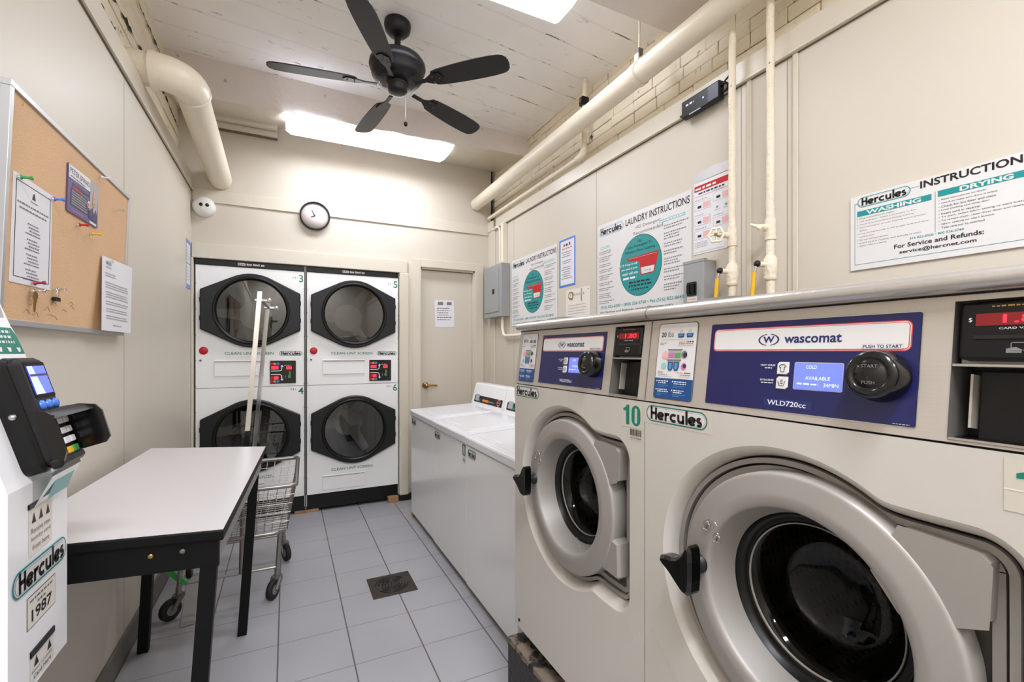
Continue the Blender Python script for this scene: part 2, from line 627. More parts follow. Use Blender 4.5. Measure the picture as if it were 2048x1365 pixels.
def recalc(o):
    bm = bmesh.new()
    bm.from_mesh(o.data)
    bmesh.ops.remove_doubles(bm, verts=bm.verts, dist=1e-5)
    bmesh.ops.recalc_face_normals(bm, faces=bm.faces)
    bm.to_mesh(o.data)
    bm.free()
    return o


def thing(name, label, cat, loc=(0, 0, 0), rotz=0.0, group=None, rot=None):
    o = bpy.data.objects.new(name, None)
    o.empty_display_size = 0.1
    C.objects.link(o)
    o.location = loc
    o.rotation_euler = rot or (0, 0, rotz)
    o['label'] = label
    o['category'] = cat
    if group:
        o['group'] = group
    return o


def tag(o, label, cat, group=None, loc=None, rot=None):
    o['label'] = label
    o['category'] = cat
    if group:
        o['group'] = group
    if loc:
        o.location = loc
    if rot:
        o.rotation_euler = rot
    return o


def struct(name, mb, parent=None):
    o = mb.build(name, parent)
    if not parent:
        o['kind'] = 'structure'
    return o


RW = -PI / 2      # things on the right wall: local x runs towards the camera
LW = PI / 2       # things on the left wall: local x runs away from the camera

# ------------------------------------------------------------ setting
XL, XR, YB, YF = -0.66, 1.83, 4.26, -2.4
XLU, XRU = -0.74, 1.885      # brickwork above the panelling
b = MB()
b.box(XL - .3, XR + .3, YF - .2, 5.3, -0.1, 0.0, 'floor')
struct('floor', b)


def ceil_z(x, y):
    t = (x + 0.7) / 2.58
    zr = 3.246 + 0.045 * (min(3.6, max(y, 1.9)) - 3.56)
    return 3.41 + t * (zr - 3.41)


b = MB()
nx, ny = 12, 40
vs = []
for j in range(ny + 1):
    for i in range(nx + 1):
        t = i / nx
        x = XLU - .05 + t * (XRU - XLU + .1)
        y0, y1 = YF - .1, 3.79 - 0.22 * t
        y = y0 + (y1 - y0) * j / ny
        vs.append((x, y, ceil_z(x, y)))
fs = [(j * (nx + 1) + i, (j + 1) * (nx + 1) + i, (j + 1) * (nx + 1) + i + 1, j * (nx + 1) + i + 1) for j in range(ny) for i in range(nx)]
b.add(vs, fs, 'ceiling', True)
ce = struct('ceiling', b)
b = MB()
# far beam: face down to its lower edge, then the sloping soffit to the back wall
xa, xb = XLU - .05, XRU + .05
top = [(xa, 3.80, 3.45), (xb, 3.565, 3.28)]
low = [(xa, 3.715, 3.088), (xb, 3.53, 3.066)]
back = [(xa, 4.30, 3.24), (xb, 4.30, 3.19)]
nseg = 30


def lerp(p, t):
    return tuple(p[0][k] + (p[1][k] - p[0][k]) * t for k in range(3))


rnd = random.Random(5)
loops = []
for r_ in (top, low, back):
    row = []
    for i in range(nseg + 1):
        q = lerp(r_, i / nseg)
        w = 0.004 if r_ is low else 0
        row.append((q[0], q[1] + w * rnd.uniform(-1, 1), q[2] + w * rnd.uniform(-1, 1)))
    loops.append(row)
b.band(loops[:2], 'beam', False, closed=False)
b.band(loops[1:], 'trim', False, closed=False)
struct('beam_face', b, ce)
b = MB()
b.box(xa, xb, 0.9, 1.83, 3.06, 3.5, 'beam', 0.01)
struct('near_beam', b, ce)

# left wall: panelling below, set-back brickwork above
b = MB()
b.box(XL - .3, XL, YF, YB + .6, 0, 2.62, 'wall')
for y, z1 in ((2.63, 2.62), (1.41, 2.62), (0.19, 2.62)):
    b.box(XL - .001, XL + .0006, y - .0015, y + .0015, 0, z1, 'seam')
wl = struct('wall_left', b)
b = MB()
b.box(XLU - .3, XLU - .02, YF, YB + .6, 2.6, 3.6, 'mortar')
struct('upper_mortar', b, wl)


def bricks(xf, side, y0, y1, z0, z1, seed, length=0.2, height=0.068, joint=0.010, depth=0.1):
    """rough painted brick courses on an x = const face; side = +1 when the face looks to +x"""
    rnd = random.Random(seed)
    mb = MB()
    z = z0
    row = 0
    while z < z1:
        h = height * rnd.uniform(0.92, 1.08)
        y = y0 - length * rnd.uniform(0, 0.9)
        while y < y1:
            l = length * rnd.uniform(0.8, 1.15)
            bm = bmesh.new()
            bmesh.ops.create_cube(bm, size=1)
            d = rnd.uniform(-0.004, 0.003)
            g = joint * rnd.uniform(0.15, 0.7)
            for q in bm.verts:
                q.co = (xf - side * depth / 2 + q.co.x * depth + (side * d if q.co.x * side > 0 else 0),
                        y + l / 2 + q.co.y * (l - g) + rnd.uniform(-.003, .003), z + h / 2 + q.co.z * (h - g * 0.8) + rnd.uniform(-.003, .003))
            bmesh.ops.bevel(bm, geom=bm.edges[:], offset=0.0035, segments=1, affect='EDGES')
            mb.bm(bm, 'brick', False)
            y += l
        z += h
        row += 1
    return mb


struct('brickwork', bricks(XLU, 1, 0.6, YB, 2.66, 3.5, 3, length=0.55, height=0.11, joint=0.02), wl)
b = MB()
rnd = random.Random(14)
for y0_, z0_, y1_, z1_ in ((1.9, 3.00, 3.4, 3.075), (2.4, 3.285, 3.75, 3.295), (3.45, 3.12, 4.22, 3.06), (1.6, 2.88, 2.8, 2.90)):
    n = 46
    up_, dn_ = [], []
    for i in range(n + 1):
        f = i / n
        y_ = y0_ + (y1_ - y0_) * f
        z_ = z0_ + (z1_ - z0_) * f + rnd.uniform(-.008, .008)
        w_ = max(.0006, rnd.gauss(.006, .006))
        up_.append((XLU + .006, y_, z_ + w_))
        dn_.append((XLU + .006, y_, z_ - w_))
    b.band([dn_, up_], 'gap', False, closed=False)
struct('wall_crack', b, wl)
b = MB()
b.box(XL - .1, XL + .012, YF, YB, 2.612, 2.725, 'trim', 0.004)
b.box(XL + .010, XL + .017, YF, YB, 2.612, 2.628, 'trim', 0.002)
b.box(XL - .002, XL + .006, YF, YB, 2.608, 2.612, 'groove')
struct('trim_1', b)

# right wall
b = MB()
b.box(XR, XR + .3, YF, YB + .6, 0, 2.60, 'wall')
for y in (2.475, 1.40, 1.19, 3.70):
    b.box(XR - .0006, XR + .001, y - .0015, y + .0015, 0, 2.6, 'seam')
wr = struct('wall_right', b)
b = MB()
b.box(XRU + .02, XRU + .3, YF, YB + .6, 2.5, 3.6, 'mortar')
struct('upper_mortar', b, wr)
struct('brickwork', bricks(XRU, -1, 0.9, YB, 2.62, 3.32, 8), wr)
b = MB()
b.box(XR - .016, XRU + .03, YF, 4.07, 2.565, 2.665, 'trim', 0.004)
b.box(XR - .022, XR - .014, YF, 4.07, 2.565, 2.58, 'trim', 0.002)
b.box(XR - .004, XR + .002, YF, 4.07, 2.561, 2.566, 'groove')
struct('trim_2', b)
b = MB()
for y in (1.36, 1.155):
    b.box(XR - .007, XR, y - .011, y + .011, 0.3, 2.565, 'trim', 0.003)
struct('trim_3', b)
b = MB()
b.box(XR - .02, XR, 4.13, YB, 2.56, 2.66, 'trim', 0.003)
b.box(XR - .014, XR, 4.10, YB, 0.02, 2.56, 'trim', 0.003)
struct('trim_4', b)

# back wall with the dryer opening and the door opening
DX0, DX1, DZ = -0.645, 0.925, 2.095
OX0, OX1, OZ = 1.125, 1.668, 2.165
b = MB(FACE @ Matrix.Translation((0, 0, -YB)))
outer = [(XL - .1, 0), (DX0, 0), (DX0, DZ), (DX1, DZ), (DX1, 0), (OX0, 0), (OX0, OZ), (OX1, OZ), (OX1, 0), (XR + .02, 0), (XR + .02, 3.3), (XL - .1, 3.3)]
polys = [Vector((p[0], p[1], 0)) for p in outer]
tr = geometry.tessellate_polygon([polys])
for c_ in (0.0, -0.1):
    b.add([(p[0], p[1], c_) for p in outer], [list(t) for t in tr], 'wall')
n_ = len(outer)
b.add([(p[0], p[1], 0.0) for p in outer] + [(p[0], p[1], -0.1) for p in outer], [(i, (i + 1) % n_, n_ + (i + 1) % n_, n_ + i) for i in range(n_)], 'wall')
wb = struct('wall_back', b)
recalc(wb)
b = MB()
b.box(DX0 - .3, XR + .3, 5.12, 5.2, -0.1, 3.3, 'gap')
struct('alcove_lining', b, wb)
b = MB()
b.box(1.848, 1.86, YB - .006, YB + .05, 2.66, 3.19, 'gap')
struct('corner_gap', b, wb)
b = MB()
# rail at clock height
b.box(XL + .01, XR - .02, YB - .014, YB, 2.535, 2.545, 'trim', 0.002)
b.box(XL + .01, XR - .02, YB - .008, YB, 2.545, 2.635, 'trim', 0.002)
struct('trim_5', b)
b = MB()
b.box(XL, -0.07, YB - .10, YB, 3.165, 3.235, 'trim', 0.012)
b.box(XL, -0.07, YB - .05, YB, 3.11, 3.165, 'trim', 0.012)
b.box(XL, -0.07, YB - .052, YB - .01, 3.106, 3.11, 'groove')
struct('trim_6', b)
# casing round the dryers
b = MB()
b.box(DX0 - .01, DX1 + .07, YB - .03, YB, DZ, DZ + .115, 'trim', 0.004)
b.box(DX1, DX1 + .085, YB - .035, YB, 0.055, DZ + .001, 'trim', 0.008)
b.box(XL + .001, DX0, YB - .03, YB, 0.0, DZ, 'trim', 0.003)
b.box(DX1 + .085, OX0 - .0, YB - .012, YB, 0.1, OZ + .03, 'trim', 0.003)
b.box(DX1 + .0, OX0, YB - .02, YB, 0.0, 0.06, 'gap')
struct('trim_7', b)
# door
b = MB()
b.box(OX0 - .075, OX0, YB - .022, YB, 0.0, OZ + .075, 'trim', 0.004)
b.box(OX1, OX1 + .09, YB - .022, YB, 0.0, OZ + .075, 'trim', 0.004)
b.box(OX0, OX1, YB - .022, YB, OZ, OZ + .075, 'trim', 0.004)
b.box(OX0, OX0 + .012, YB, YB + .1, 0, OZ, 'trim')
b.box(OX1 - .012, OX1, YB, YB + .1, 0, OZ, 'trim')
b.box(OX0, OX1, YB, YB + .1, OZ - .012, OZ, 'trim')
dr = struct('door_1', b)
b = MB()
b.box(OX0 + .013, OX1 - .013, YB + .045, YB + .085, 0.01, OZ - .016, 'wall', 0.002)
struct('door_leaf', b, dr)
b = MB(FACE @ Matrix.Translation((1.185, 1.05, -(YB + .045))))
b.lathe([(.031, 0), (.031, .006), (.024, .012), (.012, .016), (.011, .045), (.016, .05), (.016, .058), (.001, .06)], 'brass', n=24)
b.tube([(0, 0, .052), (.03, .002, .054), (.07, .001, .052), (.105, -.004, .047)], [.011, .010, .009, .007], 'brass', n=10)
struct('door_handle', b, dr)

b = MB()
b.box(XL, XL + .013, YF, YB - .03, 0, 0.105, 'base', 0.002)
struct('baseboard_left', b)
b = MB()
b.box(XL - .3, XR + .3, YF - .15, YF, 0, 3.6, 'wall')
struct('wall_front', b)
b = MB()
b.box(XR - .013, XR, YF, YB - .03, 0, 0.1, 'base', 0.002)
struct('baseboard_right', b)

# ------------------------------------------------------------ ceiling lights
def wrap_light(loc, label, lens='lens', L=1.25, W=0.29, H=0.05):
    t = thing('ceiling_light', label, 'light', loc, 0, 'ceiling fluorescent fixtures')
    mb = MB()
    mb.box(-L / 2 + .02, L / 2 - .02, -W / 2 + .02, W / 2 - .02, -.02, 0, 'white')
    mb.build('mounting_tray', t)
    w = W / 2

    def sec(x, k, e=0.0):
        return [(x, -w + e, -.008), (x, -w + e + .004, -H * k + .008), (x, -w + e + .014, -H * k), (x, 0, -H * k - .006), (x, w - e - .014, -H * k), (x, w - e - .004, -H * k + .008), (x, w - e, -.008)]
    A, B = sec(-L / 2 + .035, 1), sec(L / 2 - .035, 1)
    mb = MB()
    mb.band([A[2:5], B[2:5]], lens, True, closed=False)
    mb.build('diffuser', t)
    mb = MB()
    mb.band([A[:3], B[:3]], 'lens_end', False, closed=False)
    mb.band([A[4:], B[4:]], 'lens_end', False, closed=False)
    for sgn, q in ((-1, A), (1, B)):
        e_ = sec(sgn * L / 2, .55)
        mb.band([q, e_], 'lens_end', False, closed=False)
        mb.add(e_, [list(range(7))], 'lens_end')
    mb.build('lens_rim', t)
    return t


wrap_light((0.615, 3.775, 3.085), 'long lit fluorescent fixture over the dryers, beyond the black fan', 'lens_dim')
wrap_light((0.765, 2.085, 3.265), 'lit fluorescent fixture on the ceiling between the black fan and the thick pipe', 'lens_low')
wrap_light((0.2, -0.35, 3.26), 'added unseen fluorescent fixture giving fill light at the near end of the room')  # invented fixture, added to fill the washer fronts and ceiling
wrap_light((0.2, -1.75, 3.26), 'added unseen fluorescent fixture farthest from the dryers, giving fill light')  # another invented fixture, added for soft fill

# ------------------------------------------------------------ logo sticker used all over the room
def strip(mb, pts, th, c, m):
    L, Rr = [], []
    n = len(pts)
    for i in range(n):
        ax, ay = pts[max(i - 1, 0)]
        bx, by = pts[min(i + 1, n - 1)]
        l = math.hypot(bx - ax, by - ay) or 1
        nx_, ny_ = -(by - ay) / l * th / 2, (bx - ax) / l * th / 2
        L.append((pts[i][0] + nx_, pts[i][1] + ny_, c))
        Rr.append((pts[i][0] - nx_, pts[i][1] - ny_, c))
    mb.band([Rr, L], m, False, closed=False)


def _e(x):
    return [arc(x + .34, .34, .25, 14, 322, 22), [(x + .34 - .25 * math.cos(R(14)), .34 - .25 * math.sin(R(14))), (x + .34 + .25 * math.cos(R(14)), .34 + .25 * math.sin(R(14)))]]


LOGO = ([[(.10, 0), (.10, 1.06)], [(.52, 0), (.52, 1.0)], [(.10, .52), (.52, .52)]] + _e(.62) +
        [[(1.40, 0), (1.40, .68)], arc(1.62, .36, .22, 165, 62, 8)] + [arc(2.10, .34, .25, 48, 312, 20)] +
        [[(2.50, .68), (2.50, .30)] + arc(2.70, .29, .20, 180, 360, 12) + [(2.90, .68)], [(2.90, .3), (2.90, 0)]] +
        [[(3.18, 0), (3.18, 1.06)]] + _e(3.28) +
        [arc(4.16, .475, .125, 38, 255, 12) + arc(4.15, .215, .145, 68, -150, 14)])


def logo_text(mb, a, b_, w, h, c, m):
    k = w / 4.36
    ky = h / 1.06
    for p in LOGO:
        strip(mb, [(a + x * k, b_ + y * ky) for x, y in p], .225 * min(k, ky), c, m)


def hercules(mb, a, b_, w, h, c=0.0008, ring='teal2', film=False):
    """white pill with a teal outline and black name; (a,b_) lower left"""
    if film:
        mb.rect(a - .05 * w, a + w * 1.06, b_ - .14 * h, b_ + h * 1.1, c - .0004, M['lbl'])
    k = h * 0.075
    for i, (d, m) in enumerate(((0, ring), (k, 'sign'), (k * 1.75, 'grey_ink'), (k * 1.98, 'sign'))):
        mb.flat(rrect(a + d, a + w - d, b_ + d, b_ + h - d, h, 8), c + i * .00025, m)
    logo_text(mb, a + w * .085, b_ + h * .16, w * .84, h * .78, c + .0012, 'ink')


# ------------------------------------------------------------ front-loading washers
WZ = 0.336
FW = 0.6785


def recess_outline():
    cx, cz, r = .325, .938 - WZ, .268
    a0 = 56
    x1, zt, zb, rc = .628, 1.158 - WZ, .712 - WZ, .06
    pts = arc(cx, cz, r, a0, 360 - a0, 54)
    pts += [(.505, zb)] + arc(x1 - rc, zb + rc, rc, -88, 0, 8)
    pts += arc(x1 - rc, zt - rc, rc, 0, 88, 8) + [(.505, zt)]
    return chaikin(pts, 2)


def front_washer(y_left, label):
    t = thing('front_load_washer', label, 'washing machine', (0.75, y_left, WZ), RW, 'front-loading washers')
    ZT = .917
    # --- cabinet
    mb = MB(FACE)
    o0 = recess_outline()
    outer = [(0, .045), (FW, .045), (FW, ZT), (0, ZT)]
    mb.plate(outer, [o0], 0, 'enamel')
    o1, o2, o3 = offset_in(o0, .006), offset_in(o0, .014), offset_in(o0, .020)
    def L3(o, c):
        return [(p[0], p[1], c) for p in o]
    mb.band([L3(o0, 0), L3(o1, -.004), L3(o2, -.016), L3(o3, -.034)], 'enamel', True)
    mb.box(0, .004, .046, ZT - .001, -.62, -.0015, 'enamel')
    mb.box(FW - .004, FW, .046, ZT - .001, -.62, -.0015, 'enamel')
    mb.box(0, FW, .045, ZT, -.625, -.62, 'enamel')
    mb.box(0, FW, .042, .046, -.62, -.0015, 'enamel')
    mb.build('cabinet', t)
    for xx in (.05, FW - .05):
        for dd in (-.06, -.56):
            mb = MB(FACE @ Matrix.Translation((xx, 0, dd)))
            mb.cyl((0, 0, 0), (0, .045, 0), .022, 'rubber')
            mb.build('foot', t)
    for xx in (.035, FW - .035):
        mb = MB(FACE @ Matrix.Translation((xx, .07, 0)))
        mb.lathe([(.006, 0), (.005, .003), (.001, .0035)], 'black', n=12)
        mb.build('screw', t)
    # --- gasket steps behind the door
    mb = MB(FACE)
    o4, o5, o6, o7 = offset_in(o0, .0235), offset_in(o0, .033), offset_in(o0, .0375), offset_in(o0, .050)
    mb.band([L3(o3, -.034), L3(o4, -.036)], 'rubber', False)
    mb.band([L3(o4, -.040), L3(o4, -.026), L3(o5, -.026), L3(o5, -.044)], 'ring', False)
    mb.band([L3(o5, -.044), L3(o6, -.044)], 'rubber', False)
    mb.band([L3(o6, -.044), L3(o6, -.032), L3(o7, -.032), L3(o7, -.048)], 'ring', False)
    dcx, dcz = .352, .945 - WZ
    mb.plate(o7, [circ(dcx, dcz, .195, 48)], -.048, 'ring_dark')
    mb.build('door_surround', t)
    # --- door
    mb = MB(FACE)
    mb.lathe([(.216, -.044), (.2225, -.030), (.2225, .0), (.2222, .004), (.2205, .0072), (.2175, .0086), (.214, .0092), (.190, .0135), (.186, .014), (.182, .0142), (.172, .0132), (.167, .0115), (.164, .008), (.1625, .004), (.1615, .0), (.148, -.042), (.147, -.045)],
             'ring', dcx, dcz, n=96, capend=False)
    door = mb.build('door_ring', t)
    mb = MB(FACE)
    top = [(.50, 1.130 - WZ), (.47, 1.06 - WZ), (.50, 1.02 - WZ), (.548, 1.03 - WZ), (.582, 1.043 - WZ), (.585, 1.116 - WZ), (.577, 1.124 - WZ)]
    mb.poly(top[::-1], -.035, .006, 'ring', .006)
    mb.build('hinge', door)
    mb = MB(FACE)
    bot = [(.55, .895 - WZ), (.590, .885 - WZ), (.593, .803 - WZ), (.584, .795 - WZ), (.50, .80 - WZ), (.51, .86 - WZ)]
    mb.poly(bot[::-1], -.035, .006, 'ring', .006)
    mb.build('hinge', door)
    mb = MB(FACE)
    hp = [(.188, .998), (.177, .995), (.167, .975), (.152, .961), (.116, .956), (.109, .947), (.114, .937), (.134, .928), (.155, .912), (.172, .900), (.186, .902), (.193, .914), (.194, .985)]
    hp = chaikin([(x, z - WZ) for x, z in hp], 1)
    mb.poly(hp, .038, .066, 'gloss_black', .006)
    mb.M = FACE @ Matrix.Translation((.168, .950 - WZ, 0))
    mb.lathe([(.02, .012), (.018, .022), (.011, .026), (.011, .04)], 'charcoal', n=20)
    mb.M = FACE
    mb.build('handle', door)
    mb = MB(FACE)
    for (lx, lz) in ((.190, 1.030 - WZ), (.213, 1.014 - WZ)):
        mb.tube([(x, y, .0172) for x, y in rrect(lx - .007, lx + .007, lz - .007, lz + .007, .003, 3)], .0010, 'chrome', 5, closed=True)
        mb.tube([(x, y, .0172) for x, y in arc(lx, lz + .007, .005, 0, 180, 6)], .0009, 'chrome', 5)
        mb.rect(lx - .001, lx + .003, lz - .003, lz + .003, .0176, 'chrome')
    mb.tube([(x, y, .0172) for x, y in arc(.2015, 1.033 - WZ, .014, 20, 140, 8)], .0010, 'chrome', 5)
    mb.build('lock_symbol', door)
    mb = MB(FACE)
    mb.lathe([(.149, -.042), (.143, -.056), (.136, -.062), (.131, -.058), (.128, -.064)], 'black', dcx, dcz, n=64, capend=False)
    mb.lathe([(.1275, -.062), (.1262, -.058), (.1245, -.062)], 'ring', dcx, dcz, n=64, capend=False)
    mb.build('gasket', door)
    mb = MB(FACE)
    mb.lathe([(.128, -.060), (.120, -.066), (.110, -.09), (.098, -.125), (.08, -.14), (.04, -.147), (.001, -.148)], 'wglass', dcx, dcz, n=56, capend=False)
    mb.build('door_glass', door)
    # --- drum
    mb = MB(FACE)
    mb.lathe([(.135, -.075), (.20, -.10), (.255, -.12)], 'rubber', dcx, dcz, n=56, capend=False)
    mb.lathe([(.15, -.125), (.235, -.13), (.24, -.14), (.24, -.52), (.001, -.53)], 'drum', dcx, dcz, n=56, capend=False)
    for k in range(3):
        an = R(40 + 120 * k)
        u_, w_ = Vector((math.cos(an), math.sin(an), 0)), Vector((-math.sin(an), math.cos(an), 0))
        cc = Vector((dcx, dcz, 0))
        lo = [cc + u_ * .24 + w_ * .05, cc + u_ * .16, cc + u_ * .24 - w_ * .05]
        mb.band([[tuple(p + Vector((0, 0, z))) for p in lo] for z in (-.15, -.5)], 'drum', False, closed=False)
        mb.add([tuple(p + Vector((0, 0, -.15))) for p in lo], [(0, 1, 2)], 'drum')
    mb.build('drum', t)
    # --- stainless control fascia, leaning back
    tilt = R(7.5)
    PM = Matrix.Translation((0, 0, .921)) @ Matrix.Rotation(-tilt, 4, 'X') @ FACE
    mb = MB(FACE)
    mb.box(.002, FW - .002, ZT, .925, -.6, -.006, 'black')
    mb.build('shadow_gap', t)
    mb = MB(PM)
    s0, s1, t0, t1 = .5465, .655, .004, .179
    mb.plate([(.001, .002), (FW - .001, .002), (FW - .001, .19), (.001, .19)], [[(s0, t0), (s1, t0), (s1, t1), (s0, t1)]], 0, 'steel')
    mb.rect(.001, FW - .001, .1868, .1905, .0006, 'black')
    mb.box(.001, .003, .002, .19, -.55, -.0015, 'steel')
    mb.box(FW - .003, FW - .001, .002, .19, -.55, -.0015, 'steel')
    mb.box(.001, FW - .001, -.001, .002, -.2, 0, 'steel')
    mb.build('control_fascia', t)
    mb = MB(PM)
    sl = [(s0, t0), (s1, t0), (s1, t1), (s0, t1)]
    mb.band([[(x, y, .0008) for x, y in sl], [(x, y, -.055) for x, y in sl]], 'ring_dark', False)
    mb.rect(s0, s1, t0, t1, -.055, 'black')
    mb.box(s0, s1, .095, .099, -.05, .001, 'chrome', .001)
    mb.box(s0 + .012, s0 + .0145, .02, .088, -.05, -.02, 'steel')
    mb.rect(s0 + .018, s1, .008, .092, -.034, 'black')
    mb.box(s0, s1, t0 - .002, t0 + .002, -.05, .0015, 'chrome', .001)
    mb.build('service_slot', t)
    # card reader in the slot
    mb = MB(PM)
    mb.box(s0 + .003, s1 - .001, .101, .177, -.05, -.018, 'steel')
    mb.poly(rrect(s0 + .007, s1 - .003, .104, .175, .005), -.05, .004, 'black', .003)
    mb.box(s0 + .02, s1 - .004, .1285, .134, .003, .0055, 'gloss_black', .0008)
    cr = mb.build('card_reader', t)
    mb = MB(PM)
    mb.rect(s0 + .022, s1 - .012, .1455, .1605, .0045, 'led_dim')
    mb.text('1.80', s0 + .046, .148, .005, 'led', w=.042, h=.0105, bold=.012)
    mb.build('price_display', cr)
    mb = MB(PM)
    mb.text('$', s0 + .0155, .150, .0048, 'wprint', h=.006)
    mb.build('currency_mark', cr)
    mb = MB(PM)
    mb.text('CARD VALUE', s0 + .043, .1405, .0048, 'wprint', w=.034, h=.0024)
    mb.lines(s0 + .036, .168, .045, .002, .0048, 'brass', 4, 0)
    mb.build('reader_print', cr)
    mb = MB(PM)
    mb.tube([(x, y, .0046) for x, y in rrect(s0 + .054, s0 + .066, .115, .124, .001, 2)], .0006, 'grey_ink', 4, closed=True)
    mb.flat([(s0 + .050, .112), (s0 + .063, .112), (s0 + .063, .116), (s0 + .058, .119), (s0 + .050, .117)], .0048, 'grey_ink')
    mb.build('card_symbol', cr)
    # placard with the dosing drawing
    p0, p1, q0, q1 = .027, .1355, .010, .1765
    mb = MB(PM)
    mb.flat(rrect(p0 - .002, p1 + .002, q0 - .002, q1 + .002, .008), .0006, 'ring_dark')
    mb.flat(rrect(p0, p1, q0, q1, .007), .0012, 'sign')
    blue = [(p0, .0545), (p0, q0 + .006)] + arc(p0 + .007, q0 + .007, .007, 180, 270, 4) + arc(p1 - .007, q0 + .007, .007, 270, 360, 4) + [(p1, .0545)]
    mb.flat(blue, .0016, 'blue')
    pl = mb.build('dosing_placard', t)
    mb = MB(PM)
    c_ = .0020
    mb.text('20', p0 + .008, .147, c_, 'ink', h=.011, bold=.01)
    mb.text('lbs', p0 + .028, .147, c_, 'grey_ink', h=.0115)
    for bx in (p0 + .066, p0 + .090):
        mb.flat([(bx - .0075, .145), (bx + .0075, .145), (bx + .0095, .1535), (bx - .0095, .1535)], c_, 'blue')
        mb.rect(bx - .006, bx + .006, .148, .1515, c_ + .0003, 'ltblue')
        mb.tube([(bx - .005, .154, c_), (bx, .162, c_), (bx + .005, .154, c_)], .0003, 'grey_ink', 4)
    mb.rect(p0 + .006, p1 - .006, .1405, .1412, c_, 'pale_ink')
    mb.lines(p0 + .006, .133, .02, .0015, c_, 'grey_ink', 1, 0)
    mb.lines(p0 + .006, .1295, .012, .0013, c_, 'grey_ink', 2, 0)
    mb.lines(p0 + .062, .1345, .017, .0018, c_, 'orange', 3, 0)
    mb.lines(p0 + .083, .1345, .019, .002, c_, 'ink', 4, 0)
    mb.lines(p0 + .062, .1305, .04, .0016, c_, 'grey_ink', 5, 0)
    mb.lines(p0 + .058, .1265, .044, .0012, c_, 'pale_ink', 6, 0)
    # upper tray
    mb.flat([(p0 + .034, .116), (p0 + .072, .116), (p0 + .075, .1195), (p0 + .031, .1195)], c_, 'grey_ink')
    mb.flat([(p0 + .034, .100), (p0 + .072, .100), (p0 + .072, .116), (p0 + .034, .116)], c_, 'pale_ink')
    mb.rect(p0 + .036, p0 + .052, .1005, .111, c_ + .0003, 'mauve')
    mb.rect(p0 + .054, p0 + .070, .1005, .111, c_ + .0003, 'green')
    mb.flat(circ(p0 + .025, .106, .0085, 14), c_ + .0003, 'pink')
    mb.flat(circ(p0 + .080, .108, .008, 14), c_ + .0003, 'grey_ink')
    mb.flat(circ(p0 + .083, .1065, .0055, 14), c_ + .0006, 'purple_dk')
    # lower tray with two wells
    mb.flat([(p0 + .034, .092), (p0 + .070, .092), (p0 + .073, .097), (p0 + .030, .097)], c_, 'grey_ink')
    mb.rect(p0 + .035, p0 + .069, .080, .092, c_, 'pale_ink')
    for bx in (p0 + .043, p0 + .060):
        mb.flat([(bx + .0075, .091), (bx - .0075, .091)] + arc(bx, .079, .0075, 180, 360, 8), c_ + .0003, 'blue')
        mb.flat([(bx + .0045, .089), (bx - .0045, .089)] + arc(bx, .0785, .0045, 180, 360, 8), c_ + .0006, 'ltblue')
    mb.flat(circ(p0 + .023, .082, .0075, 14), c_, 'teal_pale')
    mb.flat(circ(p0 + .081, .082, .0075, 14), c_, 'mauve')
    mb.flat(circ(p0 + .083, .083, .0045, 14), c_ + .0003, 'purple_dk')
    mb.lines(p0 + .008, .067, .014, .0018, c_, 'ink', 7, 0)
    mb.lines(p0 + .008, .0625, .028, .0014, c_, 'grey_ink', 8, 0)
    mb.lines(p0 + .008, .0585, .04, .0012, c_, 'pale_ink', 9, 0)
    mb.lines(p0 + .064, .067, .016, .0016, c_, 'orange', 10, 0)
    mb.lines(p0 + .084, .067, .018, .002, c_, 'ink', 11, 0)
    mb.lines(p0 + .074, .0625, .028, .0015, c_, 'grey_ink', 12, 0)
    mb.lines(p0 + .070, .0585, .032, .0012, c_, 'pale_ink', 13, 0)
    for bx, bz, k in ((.009, .047, 0), (.056, .047, 1), (.009, .028, 2), (.056, .028, 3)):
        mb.flat(circ(p0 + bx - .002, bz + .001, .0017, 10), c_, 'wprint')
        mb.lines(p0 + bx + .002, bz, .036, .0024, c_, 'wprint', 20 + k, .2)
        mb.lines(p0 + bx + .002, bz - .0042, .034, .0022, c_, 'wprint', 30 + k, .5)
        mb.lines(p0 + bx + .001, bz - .0088, .036, .0015, c_, 'ltblue', 40 + k, .3)
        mb.lines(p0 + bx + .001, bz - .012, .03, .0014, c_, 'ltblue', 50 + k, .6)
    mb.build('placard_print', pl)
    # blue fascia label
    mb = MB(PM)
    mb.flat(rrect(.1705, .5145, .0105, .1695, .003), .0006, 'chrome')
    mb.flat(rrect(.1715, .5135, .0115, .1685, .003), .0012, 'navy')
    bp_ = mb.build('control_label', t)
    mb = MB(PM)
    for i, (d, m_) in enumerate(((0, 'red_line'), (.0014, 'sign'), (.0024, 'red_line'), (.0034, 'sign'))):
        mb.flat(rrect(.180 + d, .504 - d, .1145 + d, .158 - d, .0085 - d, 5), .0016 + .0003 * i, m_)
    mb.text('wascomat', .325, .1285, .003, 'navy2', w=.091, h=.0135, bold=.02)
    mb.text('W', .2965, .1295, .003, 'navy2', w=.021, h=.0115, bold=.03, align='C')
    for sg in (-1, 1):
        a_ = [(.2965 + sg * .0195 * math.cos(R(q)), .135 + .0105 * math.sin(R(q)), .003) for q in range(-78, 79, 12)]
        i_ = [(.2965 + sg * .0165 * math.cos(R(q)), .135 + .0095 * math.sin(R(q)), .003) for q in range(-78, 79, 12)]
        mb.band([a_, i_], 'navy2', False, closed=False)
    mb.flat(rrect(.4445, .4955, .1175, .1255, .002), .0029, 'pale_ink')
    mb.flat(rrect(.4448, .4952, .1178, .1252, .0018), .0031, 'sign')
    mb.text('PUSH TO START', .446, .119, .0034, 'navy2', w=.048, h=.0048, bold=.012)
    mb.build('name_strip', bp_)
    mb = MB(PM)
    c_ = .0017
